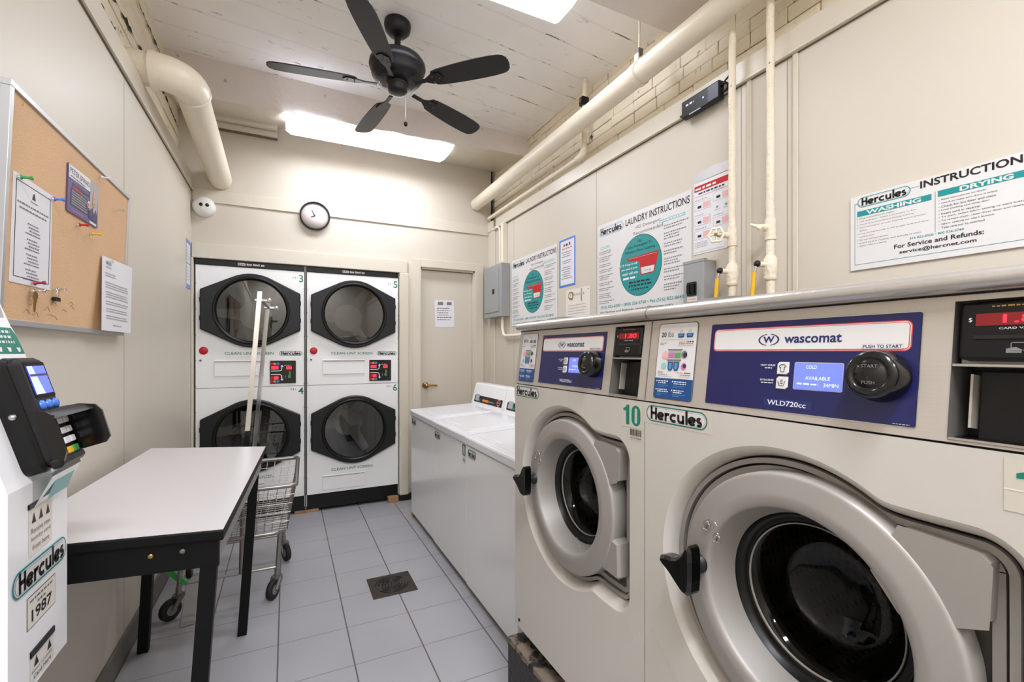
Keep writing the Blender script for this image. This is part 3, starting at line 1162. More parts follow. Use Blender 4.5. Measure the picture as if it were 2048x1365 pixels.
    mb.text('HEAVY SOILED', .312, .0885, c_, 'wprint', w=.027, h=.0032, bold=.01, align='R')
    mb.lines(.293, .0845, .014, .0018, c_, 'wprint', 3, 0)
    mb.text('EXTRA RINSE', .311, .0625, c_, 'wprint', w=.025, h=.0032, bold=.01, align='R')
    mb.lines(.288, .0585, .022, .0018, c_, 'wprint', 5, 0)
    mb.lines(.488, .0135, .02, .0012, c_, 'pale_ink', 6, 0)
    mb.build('label_print', bp_)
    mb = MB(PM)
    mb.flat(rrect(.297, .378, .0195, .0325, .002), .0015, 'navy2')
    mb.text('WLD720cc', .303, .0215, .0019, 'wprint', w=.066, h=.0085, bold=.012)
    mb.build('model_plate', bp_)
    for kk, bz in enumerate((.0855, .0605)):
        mb = MB(PM)
        mb.poly([(.3165, bz - .0105), (.333, bz - .0105), (.3365, bz - .007), (.3365, bz + .0105), (.320, bz + .0105), (.3165, bz + .007)], .001, .0032, 'sign', .0008)
        if kk == 0:
            mb.tube([(.3205, bz + .003, .0036), (.3235, bz + .006, .0036), (.3295, bz + .006, .0036), (.3325, bz + .003, .0036), (.3305, bz + .001, .0036), (.3295, bz + .002, .0036), (.3295, bz - .006, .0036), (.3235, bz - .006, .0036), (.3235, bz + .002, .0036), (.3225, bz + .001, .0036)], .0005, 'ink', 4, closed=True)
        else:
            mb.tube([(.3205, bz + .003, .0036), (.323, bz - .005, .0036), (.330, bz - .005, .0036), (.3325, bz + .003, .0036)], .0005, 'ink', 4)
            for q in (.0045, .0015, -.0015):
                mb.rect(.324, .329, bz + q - .0005, bz + q + .0005, .0036, 'ink')
        mb.build('option_button', bp_)
    mb = MB(PM)
    mb.flat(rrect(.3455, .4215, .051, .0965, .003), .0016, 'pale_ink')
    mb.flat(rrect(.3468, .4202, .0523, .0952, .0025), .002, 'lcd')
    mb.text('COLD', .365, .086, .0024, 'lcd_text', w=.017, h=.0055)
    mb.text('AVAILABLE', .365, .068, .0024, 'lcd_text', w=.038, h=.0055)
    mb.text('34MIN', .394, .0575, .0024, 'lcd_text', w=.022, h=.006)
    mb.lines(.352, .0595, .034, .003, .0024, 'lcd_pale', 5, 0)
    mb.build('screen', bp_)
    mb = MB(PM @ Matrix.Translation((.4715, .078, 0)))
    mb.lathe([(.036, .001), (.0365, .008), (.034, .016), (.0335, .030), (.031, .035), (.026, .0365), (.0225, .035), (.021, .033), (.0195, .035), (.0005, .0355)], 'gloss_black', n=48)
    mb.text('START', 0, .009, .0359, 'grey_ink', w=.02, h=.0045, align='C')
    mb.text('PUSH', 0, -.014, .0359, 'grey_ink', w=.016, h=.0045, align='C')
    mb.build('start_knob', bp_)
    # --- rolled metal top
    mb = MB()
    pr = [(.035, 1.1085), (.014, 1.1095), (.0045, 1.114), (.001, 1.122), (.0025, 1.129), (.008, 1.1345), (.018, 1.1375), (.05, 1.139), (.63, 1.139), (.63, 1.11)]
    mb.band([[(x, y, z) for y, z in pr] for x in (.0015, FW - .0015)], 'cap', True, closed=False)
    for x in (.0015, FW - .0015):
        mb.add([(x, y, z) for y, z in pr], [list(range(len(pr)))], 'cap')
    mb.build('worktop', t)
    mb = MB(Matrix.Translation((.095, .17, 1.139)))
    mb.lathe([(.095, 0), (.09, .008), (.07, .016), (.04, .020), (.001, .021)], 'ring_dark', n=40)
    mb.build('hopper_lid', t)
    # --- stickers
    mb = MB(FACE)
    hercules(mb, .006, 1.2115 - WZ, .172, .0365, film=True)
    mb.build('name_sticker', t)
    return t


def digit_one(mb, a, b_, w, h, c, m):
    mb.flat([(a + w * .45, b_), (a + w, b_), (a + w, b_ + h), (a + w * .55, b_ + h), (a + w * .42, b_ + h * .88), (a, b_ + h * .80), (a, b_ + h * .68), (a + w * .45, b_ + h * .70)], c, m)


def digit_zero(mb, a, b_, w, h, c, m):
    o = rrect(a, a + w, b_, b_ + h, w * .5, 8)
    i = rrect(a + w * .36, a + w * .64, b_ + h * .12, b_ + h * .88, w * .14, 8)
    mb.plate(o, [i], c, m)


def number_sticker(t, num, code):
    mb = MB(FACE)
    mb.rect(.598, .6725, 1.186 - WZ, 1.2465 - WZ, .0006, 'lbl')
    digit_one(mb, .605, 1.1925 - WZ, .022, .048, .001, 'teal2')
    digit_zero(mb, .635, 1.192 - WZ, .031, .049, .001, 'teal2')
    mb.build('number_sticker', t)
    mb = MB(FACE)
    mb.rect(.628, .6725, 1.158 - WZ, 1.1845 - WZ, .0006, 'lbl')
    rnd = random.Random(11)
    x = .630
    while x < .669:
        w = rnd.choice((.0008, .0012, .0018, .0024))
        mb.rect(x, x + w, 1.168 - WZ, 1.1835 - WZ, .001, 'ink')
        x += w + rnd.choice((.0010, .0014))
    mb.text(code, .631, 1.1605 - WZ, .001, 'ink', w=.036, h=.005)
    mb.build('barcode_sticker', t)


wA = front_washer(1.508, 'cream front-loading washer with the green number 10, next to the white top-loaders')
number_sticker(wA, '10', '212164')
wB = front_washer(0.8275, 'cream front-loading washer showing COLD AVAILABLE on its screen, right of number 10')
mb = MB(FACE)
mb.rect(.598, .6725, 1.186 - WZ, 1.2465 - WZ, .0006, 'lbl')
mb.rect(.598, .6725, 1.2105 - WZ, 1.2125 - WZ, .0009, 'cream_label')
digit_one(mb, .6085, 1.1925 - WZ, .022, .048, .001, 'teal2')
mb.build('number_sticker', wB)

# scuffed lines on the fronts
for t_, segs in ((wA, [(.40, .60, .43, .555), (.62, .47, .665, .415)]), (wB, [(.02, .40, .10, .335), (.03, .385, .17, .27)])):
    mb = MB(FACE)
    for x0, z0, x1, z1 in segs:
        for k in range(5):
            f0, f1 = k / 5.0, k / 5.0 + .13
            mb.tube([(x0 + (x1 - x0) * f, z0 + (z1 - z0) * f - .1 * (t_ is wA), .0002) for f in (f0, f1)], .0005, 'pale_ink', 4)
    mb.build('scuff_mark', t_)

# plinth under them
b = MB()
y0p, y1p, x0p, x1p = -0.62, 1.522, 0.726, 1.55
b.box(x0p, x1p, y0p, y1p, 0, .328, 'concrete', 0.006)
pl_ = b.build('concrete_plinth')
tag(pl_, 'black painted concrete plinth with chipped edges under the front-loading washers', 'plinth')
b = MB()
rnd = random.Random(2)
n = 150
L_, m_, R_ = [], [], []
w1, w2 = .03, .01
for k in range(n + 1):
    yy = y1p - .004 - k * (1.9 / n)
    w1 = min(.075, max(.004, w1 + rnd.uniform(-.016, .016)))
    w2 = min(.012, max(.001, w2 + rnd.uniform(-.005, .005)))
    L_.append((x0p - .0012, yy, .324 - w2))
    m_.append((x0p + .001, yy, .3288 + rnd.uniform(0, .0012)))
    R_.append((x0p + w1, yy, .3288 + rnd.uniform(0, .0012)))
b.band([L_, m_, R_], 'concrete_top', False, closed=False)
b.build('worn_edge', pl_)

# ------------------------------------------------------------ top-loading washers
def top_loader(y_left, label, number=None, shift=0.0):
    W, D = .655, .66
    t = thing('top_load_washer', label, 'washing machine', (0.93 + shift, y_left, 0), RW, 'white top-loading washers')
    mb = MB()
    mb.box(.001, W - .001, .002, D, .035, .835, 'white', .006)
    mb.box(.02, W - .02, .05, D - .03, .004, .036, 'black')
    mb.build('cabinet', t)
    for xx in (.045, W - .045):
        for yy in (.07, D - .06):
            mb = MB()
            mb.cyl((xx, yy, 0), (xx, yy, .036), .018, 'rubber')
            mb.build('foot', t)
    mb = MB()
    mb.box(.002, W - .002, .004, D - .15, .833, .840, 'grey_ink')
    prof = [(-.004, .840), (-.006, .846), (-.006, .878), (-.002, .886), (.006, .889), (D - .13, .915), (D, .917), (D, .840)]
    mb.band([[(x, y, z) for y, z in prof] for x in (0, W)], 'white_top', False, closed=False)
    for x in (0, W):
        mb.add([(x, y, z) for y, z in prof], [list(range(len(prof)))], 'white_top')
    mb.build('top_deck', t)
    TM = Matrix.Translation((0, .006, .889)) @ Matrix.Rotation(math.atan(.026 / .524), 4, 'X')
    mb = MB(TM)
    mb.poly(rrect(.06, W - .06, .035, .49, .03), -.001, .006, 'white_top', .004)
    mb.poly(rrect(.10, W - .10, .075, .45, .03), .005, .0085, 'white_top', .003)
    mb.box(.285, .37, .05, .06, .006, .009, 'white', .002)
    mb.build('lid', t)
    # console leaning back
    mb = MB()
    zc0, zc1, yc0, yc1 = .912, 1.092, D - .125, D - .075
    prof = [(yc0, zc0), (yc1 - .006, zc1 - .006), (yc1 + .006, zc1 + .004), (D - .004, zc1 + .004), (D - .004, zc0)]
    mb.band([[(x, y, z) for y, z in prof + [prof[0]]] for x in (.004, W - .004)], 'white', False, closed=False)
    for x in (.004, W - .004):
        mb.add([(x, y, z) for y, z in prof], [list(range(len(prof)))], 'white')
    con = mb.build('console', t)
    ang = math.atan((yc1 - yc0) / (zc1 - zc0))
    CM = Matrix.Translation((0, yc0, zc0)) @ Matrix.Rotation(-ang, 4, 'X') @ FACE
    mb = MB(CM)
    mb.flat(rrect(.055, W - .03, .028, .160, .004), .002, 'charcoal')
    mb.rect(.075, .155, .040, .095, .0026, 'pale_ink')
    mb.rect(.15, .19, .036, .055, .0028, 'teal2')
    mb.lines(.09, .125, .05, .014, .0028, 'brass', 3, 0)
    mb.rect(.235, .36, .042, .06, .0028, 'orange')
    mb.lines(.365, .046, .11, .008, .0028, 'pale_ink', 6, 0)
    mb.flat(circ(.56, .06, .028, 20), .0026, 'pink')
    mb.flat(circ(.56, .06, .022, 20), .0030, 'charcoal')
    mb.rect(.52, .60, .055, .066, .0034, 'red_line')
    mb.build('control_display', con)
    mb = MB(FACE)
    hercules(mb, .035, .775, .12, .045, c=.0008)
    mb.build('name_sticker', t)
    if number:
        mb = MB(FACE)
        mb.rect(W - .055, W - .008, .765, .83, .0006, 'teal2')
        mb.text(number, W - .044, .772, .001, 'sign', h=.05)
        mb.rect(W - .05, W - .01, .725, .755, .0006, 'sign')
        mb.lines(W - .047, .73, .035, .02, .001, 'grey_ink', 8, 0, .4)
        mb.build('number_sticker', t)
    return t


top_loader(3.820, 'white top-loading washer farthest back, next to the beige door', None)
top_loader(3.155, 'white top-loading washer in the middle of the row of three, green number strip', '8', -.004)
top_loader(2.490, 'white top-loading washer of the row tucked beside front-loader number 10', None, -.008)
b = MB()
b.box(-.03, .03, -.02, .02, 0, .03, 'wood', .003)
tag(b.build('wood_shim'), 'small reddish wood shim under the far corner of the back top-loader', 'shim', loc=(.962, 3.80, 0))

# ------------------------------------------------------------ stacked dryers
def hull(pts):
    pts = sorted(set(pts))
    def half(p):
        o = []
        for q in p:
            while len(o) >= 2 and (o[-1][0] - o[-2][0]) * (q[1] - o[-2][1]) - (o[-1][1] - o[-2][1]) * (q[0] - o[-2][0]) <= 0:
                o.pop()
            o.append(q)
        return o
    a, b_ = half(pts), half(pts[::-1])
    return a[:-1] + b_[:-1]


def dryer_door(t, cx, cz, hw=.352, hh=.160, r=.296):
    pts = circ(cx, cz, r, 60) + [(cx + sx * (hw - e), cz + sz * (hh - f)) for sx in (-1, 1) for sz in (-1, 1) for e, f in ((0, .012), (.004, .004), (.012, 0))]
    pts = hull([(round(x, 5), round(z, 5)) for x, z in pts])
    mb = MB(FACE)
    # frame plate with a round opening
    rin = .262
    n = len(pts)
    mb.plate(offset_in(pts, .008), [circ(cx, cz, rin, 64)], .036, 'charcoal')
    p1 = offset_in(pts, .008)
    mb.band([[(x, z, .002) for x, z in pts], [(x, z, .028) for x, z in pts], [(x, z, .036) for x, z in p1]], 'charcoal', False)
    d = mb.build('dryer_door', t)
    mb = MB(FACE)
    mb.lathe([(.272, .036), (.270, .046), (.262, .050), (.254, .046), (.247, .034), (.243, .018)], 'black', cx, cz, n=64, capend=False)
    mb.build('door_rim', d)
    mb = MB(FACE)
    mb.lathe([(.246, .022), (.12, .025), (.001, .026)], 'glass', cx, cz, n=48, capend=False)
    mb.build('door_glass', d)
    mb = MB(FACE)
    for sx in (-1, 1):
        for dz in (-.07, .075):
            mb.box(cx + sx * (hw - .002) - .006, cx + sx * (hw - .002) + .006, cz + dz - .018, cz + dz + .018, .004, .03, 'black', .002)
    mb.build('hinge', d)
    # drum behind the glass
    mb = MB(FACE)
    mb.lathe([(.27, .0), (.30, -.03), (.30, -.52), (.001, -.54)], 'drum_grey', cx, cz, n=48, capend=False)
    mb.lathe([(.13, -.46), (.12, -.48), (.12, -.535)], 'drum_pale', cx, cz, n=36)
    for k in range(3):
        an = R(300 + 120 * k)
        u_ = Vector((math.cos(an), math.sin(an), 0))
        w_ = Vector((-math.sin(an), math.cos(an), 0))
        c3 = Vector((cx, cz, 0))
        v_ = [c3 + u_ * .10 + w_ * .05 + Vector((0, 0, -.48)), c3 + u_ * .10 - w_ * .05 + Vector((0, 0, -.48)), c3 + u_ * .285 - w_ * .035 + Vector((0, 0, -.3)), c3 + u_ * .285 + w_ * .035 + Vector((0, 0, -.3)),
              c3 + u_ * .29 + Vector((0, 0, -.51))]
        mb.add([tuple(q) for q in v_], [(0, 1, 2, 3), (0, 3, 4), (1, 2, 4), (0, 4, 1)], 'drum_pale')
    mb.build('drum', t)


def dryer_stack(x0, label, hi, lo):
    W = .772
    t = thing('stacked_dryer', label, 'dryer', (x0, YB + .0, 0), 0, 'stacked coin laundry dryers')
    mb = MB(FACE)
    cz1, cz2, cx = 1.700, .690, W / 2
    op = .258
    mb.plate([(0, .155), (W, .155), (W, 1.083), (0, 1.083)], [circ(cx, cz2, op, 48)], 0, 'dryer')
    mb.plate([(0, 1.087), (W, 1.087), (W, 2.045), (0, 2.045)], [circ(cx, cz1, op, 48)], 0, 'dryer')
    mb.box(0, W, 1.082, 1.088, -.02, -.002, 'grey_ink')
    mb.box(0, .003, .06, 2.09, -.75, -.0, 'dryer')
    mb.box(W - .003, W, .06, 2.09, -.75, -.0, 'dryer')
    mb.box(0, W, .06, 2.09, -.76, -.75, 'dryer')
    for k in range(9):
        for xx in (.006, W - .006):
            mb.box(xx - .002, xx + .002, .3 + k * .2 - .003, .3 + k * .2 + .003, 0, .0012, 'grey_ink')
    mb.build('cabinet', t)
    mb = MB(FACE)
    mb.box(0, W, .025, .152, -.70, -.02, 'black')
    mb.build('base', t)
    mb = MB(FACE)
    mb.box(0, W - .004, 2.048, 2.090, -.06, .006, 'charcoal', .002)
    hd = mb.build('header_strip', t)
    mb = MB(FACE)
    mb.flat(rrect(.285, .338, 2.060, 2.080, .004), .0066, 'sign')
    mb.lines(.29, .0 + 2.066, .04, .007, .0072, 'charcoal', 5, 0, 1.2)
    rnd = random.Random(3)
    x = .346
    for k in range(9):
        w = rnd.uniform(.008, .014)
        if k in (3, 7):
            x += .006
        mb.rect(x, x + w, 2.062, 2.076 if k % 3 else 2.079, .0068, 'wprint')
        x += w + .0025
    mb.build('header_print', hd)
    dryer_door(t, cx, cz1)
    dryer_door(t, cx, cz2)
    # red badge
    mb = MB(FACE @ Matrix.Translation((.055, 1.378, 0)))
    mb.lathe([(.030, 0), (.030, .003), (.024, .006), (.001, .0065)], 'red', n=28)
    mb.build('red_badge', t)
    mb = MB(FACE @ Matrix.Translation((.035, 1.303, 0)))
    mb.lathe([(.008, 0), (.007, .006), (.001, .007)], 'ring_dark', n=14)
    mb.build('key_lock', t)
    # print
    mb = MB(FACE)
    mb.text('CLEAN LINT SCREEN', .195, 1.346, .0008, 'teal2', w=.345, h=.022, bold=.012)
    mb.text('CLEAN LINT SCREEN', .195, .338, .0008, 'teal2', w=.345, h=.022, bold=.012)
    mb.build('lint_lettering', t)
    mb = MB(FACE)
    hercules(mb, .578, 1.338, .175, .037)
    mb.build('name_sticker', t)
    mb = MB(FACE)
    mb.text(hi, .727, 1.955, .0008, 'teal2', h=.062, bold=.01)
    mb.lines(.68, 1.985, .04, .014, .0008, 'pale_ink', 3, 0, .5)
    mb.text(lo, .722, 1.012, .0008, 'teal2', h=.06, bold=.01)
    mb.lines(.665, 1.050, .04, .014, .0008, 'grey_ink', 3, 0, .5)
    mb.build('machine_number', t)
    # lint drawers
    for zz in (1.175, .180):
        mb = MB(FACE)
        mb.poly(rrect(.125, .475, zz, zz + .125, .006), -.001, .007, 'dryer', .003)
        mb.box(.125, .475, zz + .117, zz + .127, .004, .014, 'dryer', .003)
        mb.box(.13, .47, zz + .111, zz + .117, .007, .0078, 'pale_ink')
        mb.build('lint_drawer', t)
    # control panel
    mb = MB(FACE)
    a0, a1, b0, b1 = .512, .704, 1.108, 1.296
    mb.poly(rrect(a0, a1, b0, b1, .006), -.001, .008, 'gloss_black', .003)
    cp = mb.build('control_panel', t)
    mb = MB(FACE)
    c_ = .0086
    for zz, s_ in ((b1 - .026, 1), (b0 + .018, -1)):
        for xx, m_ in ((.012, 'red'), (.034, 'orange'), (.058, 'btn_blue')):
            mb.flat(circ(a0 + xx, zz, .0115, 14), c_, m_)
    mb.rect(a0 + .010, a0 + .062, b1 - .072, b1 - .045, c_, 'led')
    mb.rect(a0 + .030, a0 + .062, b0 + .034, b0 + .060, c_, 'led')
    mb.rect(a0 + .008, a0 + .026, b0 + .034, b0 + .060, c_, 'red')
    mb.tube([(a0 + .008, b1 - .085, c_), (a0 + .07, b1 - .085, c_), (a0 + .084, b1 - .078, c_), (a0 + .088, b1 - .045, c_)], .004, 'wprint', 6)
    mb.tube([(a0 + .008, b0 + .074, c_), (a0 + .07, b0 + .074, c_), (a0 + .084, b0 + .066, c_), (a0 + .088, b0 + .032, c_)], .004, 'wprint', 6)
    mb.flat([(a0 + .076, b1 - .05), (a0 + .100, b1 - .05), (a0 + .088, b1 - .034)], c_ + .003, 'wprint')
    mb.flat([(a0 + .088, b0 + .022), (a0 + .100, b0 + .036), (a0 + .076, b0 + .036)], c_ + .003, 'wprint')
    mb.rect(a0 + .120, a0 + .160, b1 - .072, b1 - .048, c_, 'led')
    mb.lines(a0 + .105, b1 - .042, .055, .007, c_, 'pale_ink', 3, 0)
    mb.rect(a0 + .140, a0 + .152, b0 + .045, b0 + .10, c_, 'lime')
    mb.lines(a0 + .110, b0 + .045, .03, .022, c_, 'grey_ink', 3, 0, .3)
    mb.build('display_print', cp)
    return t


dryer_stack(-.637, 'left stack of two white dryers numbered 3 and 4, partly behind the laundry cart', '3', '4')
dryer_stack(.149, 'right stack of two white dryers numbered 5 and 6, next to the cream door frame', '5', '6')
b = MB()
b.box(-.0095, .0015, -.006, .01, .04, 2.09, 'ring_dark')
tag(b.build('joint_strip'), 'narrow grey joint strip standing between the two dryer stacks', 'strip', loc=(.146, YB - .003, 0))
b = MB()
b.box(-.095, .095, -.05, .04, 0, .025, 'wood', .002)
tag(b.build('wood_block'), 'flat wood block under the joint between the two dryer stacks', 'wood block', loc=(.15, YB + .065, 0))
b = MB()
b.box(-.045, .045, -.04, .016, 0, .052, 'wood', .003)
tag(b.build('wood_block'), 'short thick wood block under the right end of the dryers', 'wood block', loc=(.868, YB, 0))

# ------------------------------------------------------------ folding table
t = thing('folding_table', 'white topped folding table with black edge and legs against the left wall', 'table', (-.38, 2.1, 0))
off = Vector((-.38, 2.1, 0))


def rel(p):
    return tuple(Vector(p) - off)


FR, NR, FL, NL = (-.097, 2.70, .880), (-.157, 1.486, .880), (-.588, 2.756, .905), (-.648, 1.50, .905)
quad = [NL, NR, FR, FL]
ctr = Vector((0, 0, 0))
for q in quad:
    ctr += Vector(q) / 4
mb = MB()
def shrink(k, dz):
    out = []
    for q in quad:
        d = Vector(q) - ctr
        l = d.length
        out.append(rel(ctr + d * ((l - k) / l) + Vector((0, 0, dz))))
    return out
mb.add(shrink(.004, 0.0), [(0, 1, 2, 3)], 'laminate')
mb.build('table_top', t)
mb = MB()
mb.band([shrink(.004, -.0004), shrink(0, -.004), shrink(0, -.024), shrink(.006, -.03)], 'table_black', False)
mb.add(shrink(.006, -.03), [(3, 2, 1, 0)], 'table_black')
mb.build('edge_band', t)


def bar4(mb, p0, p1, w, d, m):
    """square leg between two points"""
    P0, P1 = Vector(p0), Vector(p1)
    v = []
    for P in (P0, P1):
        for sx, sy in ((-1, -1), (1, -1), (1, 1), (-1, 1)):
            v.append((P.x + sx * w / 2, P.y + sy * d / 2, P.z))
    mb.add(v, [(0, 3, 2, 1), (4, 5, 6, 7), (0, 1, 5, 4), (1, 2, 6, 5), (2, 3, 7, 6), (3, 0, 4, 7)], m)


for foot, topp in (((-.247, 1.53, 0), (-.190, 1.53, .85)), ((-.195, 2.58, 0), (-.140, 2.60, .85)), ((-.590, 2.63, 0), (-.548, 2.63, .873)), ((-.632, 1.56, 0), (-.600, 1.56, .873))):
    mb = MB()
    bar4(mb, rel(foot), rel(topp), .040, .040, 'table_black')
    mb.build('leg', t)
mb = MB()
def slab(mb, a0, a1, zt0, zt1, h, th, m):
    d = Vector((a1[0] - a0[0], a1[1] - a0[1], 0)).normalized()
    nrm = Vector((-d.y, d.x, 0)) * th
    pts = []
    for p, zt in ((a0, zt0), (a1, zt1)):
        for k in (0, 1):
            for z in (zt, zt - h):
                pts.append(rel((p[0] + nrm.x * k, p[1] + nrm.y * k, z)))
    # order: p0k0top,p0k0bot,p0k1top,p0k1bot,p1...
    mb.add(pts, [(0, 4, 5, 1), (2, 3, 7, 6), (0, 2, 6, 4), (1, 5, 7, 3), (0, 1, 3, 2), (4, 6, 7, 5)], m)
slab(mb, (-.64, 1.512), (-.170, 1.504), .874, .851, .075, .02, 'table_black')
mb.build('front_apron', t)
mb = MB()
slab(mb, (-.176, 1.53), (-.118, 2.66), .851, .851, .075, .018, 'sheen_strip_grey')  # grey paints in the light this side reflects at a grazing angle
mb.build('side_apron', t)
mb = MB()
slab(mb, (-.12, 2.68), (-.59, 2.72), .851, .874, .075, .02, 'table_black')
mb.build('back_apron', t)
for xx in (-.322, -.253):
    mb = MB(FACE @ Matrix.Translation((xx + .38, .832, -(1.502 - 2.1))))
    mb.lathe([(.007, 0), (.006, .002), (.003, .003), (.001, .003)], 'brass' if xx < -.3 else 'ring_dark', n=14)
    mb.build('bolt', t)

# ------------------------------------------------------------ laundry cart
t = thing('laundry_cart', 'chrome wire laundry cart with tall hanging rail, standing behind the folding table', 'cart', (-.25, 3.1, 0))
off = Vector((-.25, 3.1, 0))
RZ, BZ = .620, .365
rimn = [(-.50, 2.86), (.045, 2.86), (.070, 3.60), (-.50, 3.60)]
botn = [(-.46, 2.90), (.000, 2.90), (.015, 3.48), (-.46, 3.48)]


def rounded(poly, z, r=.03):
    out = []
    n = len(poly)
    for i in range(n):
        p, a, c_ = Vector(poly[i]), Vector(poly[i - 1]), Vector(poly[(i + 1) % n])
        for k in range(5):
            f = k / 4
            u = p + (a - p).normalized() * r * (1 - f)
            w = p + (c_ - p).normalized() * r * f
            q = p * .0 + (u * (1 - f) + w * f)
            out.append((q.x, q.y, z))
    return out


mb = MB()
mb.tube([rel(p) for p in rounded(rimn, RZ)], .013, 'tube', 10, closed=True)
mb.build('rim', t)


def grid_panel(name, A, B, Cc, D, nu, nv, r=.0022):
    """wires between bottom edge A-B and top edge D-C"""
    mb = MB()
    A, B, Cc, D = [Vector(p) for p in (A, B, Cc, D)]
    for i in range(nu + 1):
        f = i / nu
        mb.tube([rel(A.lerp(B, f)), rel(D.lerp(Cc, f))], r, 'wire', 5)
    for j in range(nv + 1):
        f = j / nv
        mb.tube([rel(A.lerp(D, f)), rel(B.lerp(Cc, f))], r * (1.7 if j in (0, nv) else 1.3), 'wire', 6)
    mb.build(name, t)


b3 = [(x, y, BZ) for x, y in botn]
r3 = [(x, y, RZ) for x, y in rimn]
grid_panel('wire_side', b3[0], b3[1], r3[1], r3[0], 12, 5)
grid_panel('wire_side', b3[1], b3[2], r3[2], r3[1], 16, 5)
grid_panel('wire_side', b3[2], b3[3], r3[3], r3[2], 12, 5)
grid_panel('wire_side', b3[3], b3[0], r3[0], r3[3], 16, 5)
grid_panel('wire_bottom', b3[0], b3[1], b3[2], b3[3], 12, 14)
mb = MB()
mb.tube([rel(p) for p in rounded([(-.50, 2.90), (-.02, 2.90), (-.005, 3.42), (-.50, 3.42)], BZ - .012, .05)], .012, 'tube', 10, closed=True)
for p0, p1 in (((-.035, 2.905, BZ), (-.050, 2.905, .135)), ((-.49, 2.905, BZ), (-.505, 2.905, .135)), ((-.015, 3.40, BZ), (-.02, 3.40, .135)), ((-.50, 3.40, BZ), (-.53, 3.40, .135)), ((-.215, 2.905, RZ), (-.225, 2.905, .16))):
    mb.tube([rel(p0), rel(p1)], .0115, 'tube', 10)
mb.tube([rel(p) for p in ((-.505, 2.905, .16), (-.05, 2.905, .16))], .008, 'wire', 8)
mb.tube([rel(p) for p in ((-.53, 3.40, .16), (-.02, 3.40, .16))], .008, 'wire', 8)
mb.tube([rel(p) for p in ((-.50, 2.905, .165), (-.525, 3.40, .165))], .008, 'wire', 8)
mb.build('frame', t)
mb = MB()
bar4(mb, rel((-.475, 2.898, .165)), rel((-.605, 2.965, .270)), .034, .022, 'lime')
mb.build('corner_bumper', t)
for (x, y), sw in (((-.05, 2.905), (-.02, -.035)), ((-.505, 2.905), (-.03, -.03)), ((-.02, 3.40), (.015, -.035)), ((-.53, 3.40), (.0, -.035))):
    mb = MB()
    mb.cyl(rel((x, y, .105)), rel((x, y, .15)), .014, 'tube', n=14)
    mb.cyl(rel((x, y, .100)), rel((x, y, .112)), .028, 'ring_dark', n=18)
    hx, hy = x + sw[0], y + sw[1]
    d = Vector((sw[0], sw[1], 0)).normalized()
    s_ = Vector((-d.y, d.x, 0))
    for k in (-1, 1):
        o_ = s_ * .020 * k
        mb.tube([rel((x + o_.x, y + o_.y, .105)), rel((hx + o_.x, hy + o_.y, .052))], [.013, .010], 'ring_dark', 8)
    ca = mb.build('caster', t)
    mb = MB()
    p0 = Vector((hx, hy, .052)) - s_ * .013
    p1 = Vector((hx, hy, .052)) + s_ * .013
    e = s_ * .002
    mb.tube([rel(p0), rel(p0 + e), rel(p1 - e), rel(p1)], [.046, .052, .052, .046], 'rubber', 28)
    mb.tube([rel(p0 - e), rel(p1 + e)], .026, 'grey_ink', 20)
    mb.build('wheel', ca)
# hanging rail: two leaning posts joined by a dark bar
for (bx, by), (tx, ty, tz) in (((-.222, 2.93), (-.139, 3.0, 1.715)), ((-.205, 3.46), (-.1085, 3.38, 1.705))):
    mb = MB()
    bar4(mb, rel((bx, by, .60)), rel((tx, ty, tz)), .024, .018, 'chrome')
    po = mb.build('post', t)
    mb = MB()
    bar4(mb, rel((bx - .003, by - .001, .55)), rel((bx + .026, by + .022, .93 if by < 3 else .97)), .028, .022, 'black')
    mb.build('post_sleeve', po)
    mb = MB()
    mb.cyl(rel((tx - .025, ty, tz - .05)), rel((tx + .045, ty, tz - .05)), .011, 'chrome', n=12)
    mb.ball(rel((tx + .045, ty, tz - .05)), .015, 'chrome')
    mb.build('clamp_knob', po)
mb = MB()
mb.tube([rel((-.136, 3.0, 1.665)), rel((-.106, 3.38, 1.655))], .007, 'black', 8)
mb.build('hanging_bar', t)

b = MB()
b.box(-.03, .03, -.31, .31, 0, .008, 'sheen_strip_grey', .002)
tag(b.build('floor_strip'), 'flat grey strip lying on the tiles beside the cart caster', 'strip', loc=(-.48, 3.08, 0), rot=(0, 0, R(6)))

# floor drain
t = thing('floor_drain', 'square dark iron floor drain set in the grey tiles', 'drain', (.553, 2.74, 0))
mb = MB()
mb.poly(rrect(-.125, .125, -.125, .125, .004), 0, .003, 'drain', .001)
mb.build('drain_plate', t)
mb = MB()
for r_ in (.092, .074, .056, .038):
    for a0 in (20, 200):
        mb.tube([(x, y, .0032) for x, y in arc(0, 0, r_, a0 + 16, a0 + 150, 22)], .0032, 'black', 5)
for k in range(-3, 4):
    mb.tube([(k * .016 - .01, -.03, .0032), (k * .016 + .01, .05, .0032)], .0022, 'black', 5)
mb.build('drain_slots', t)

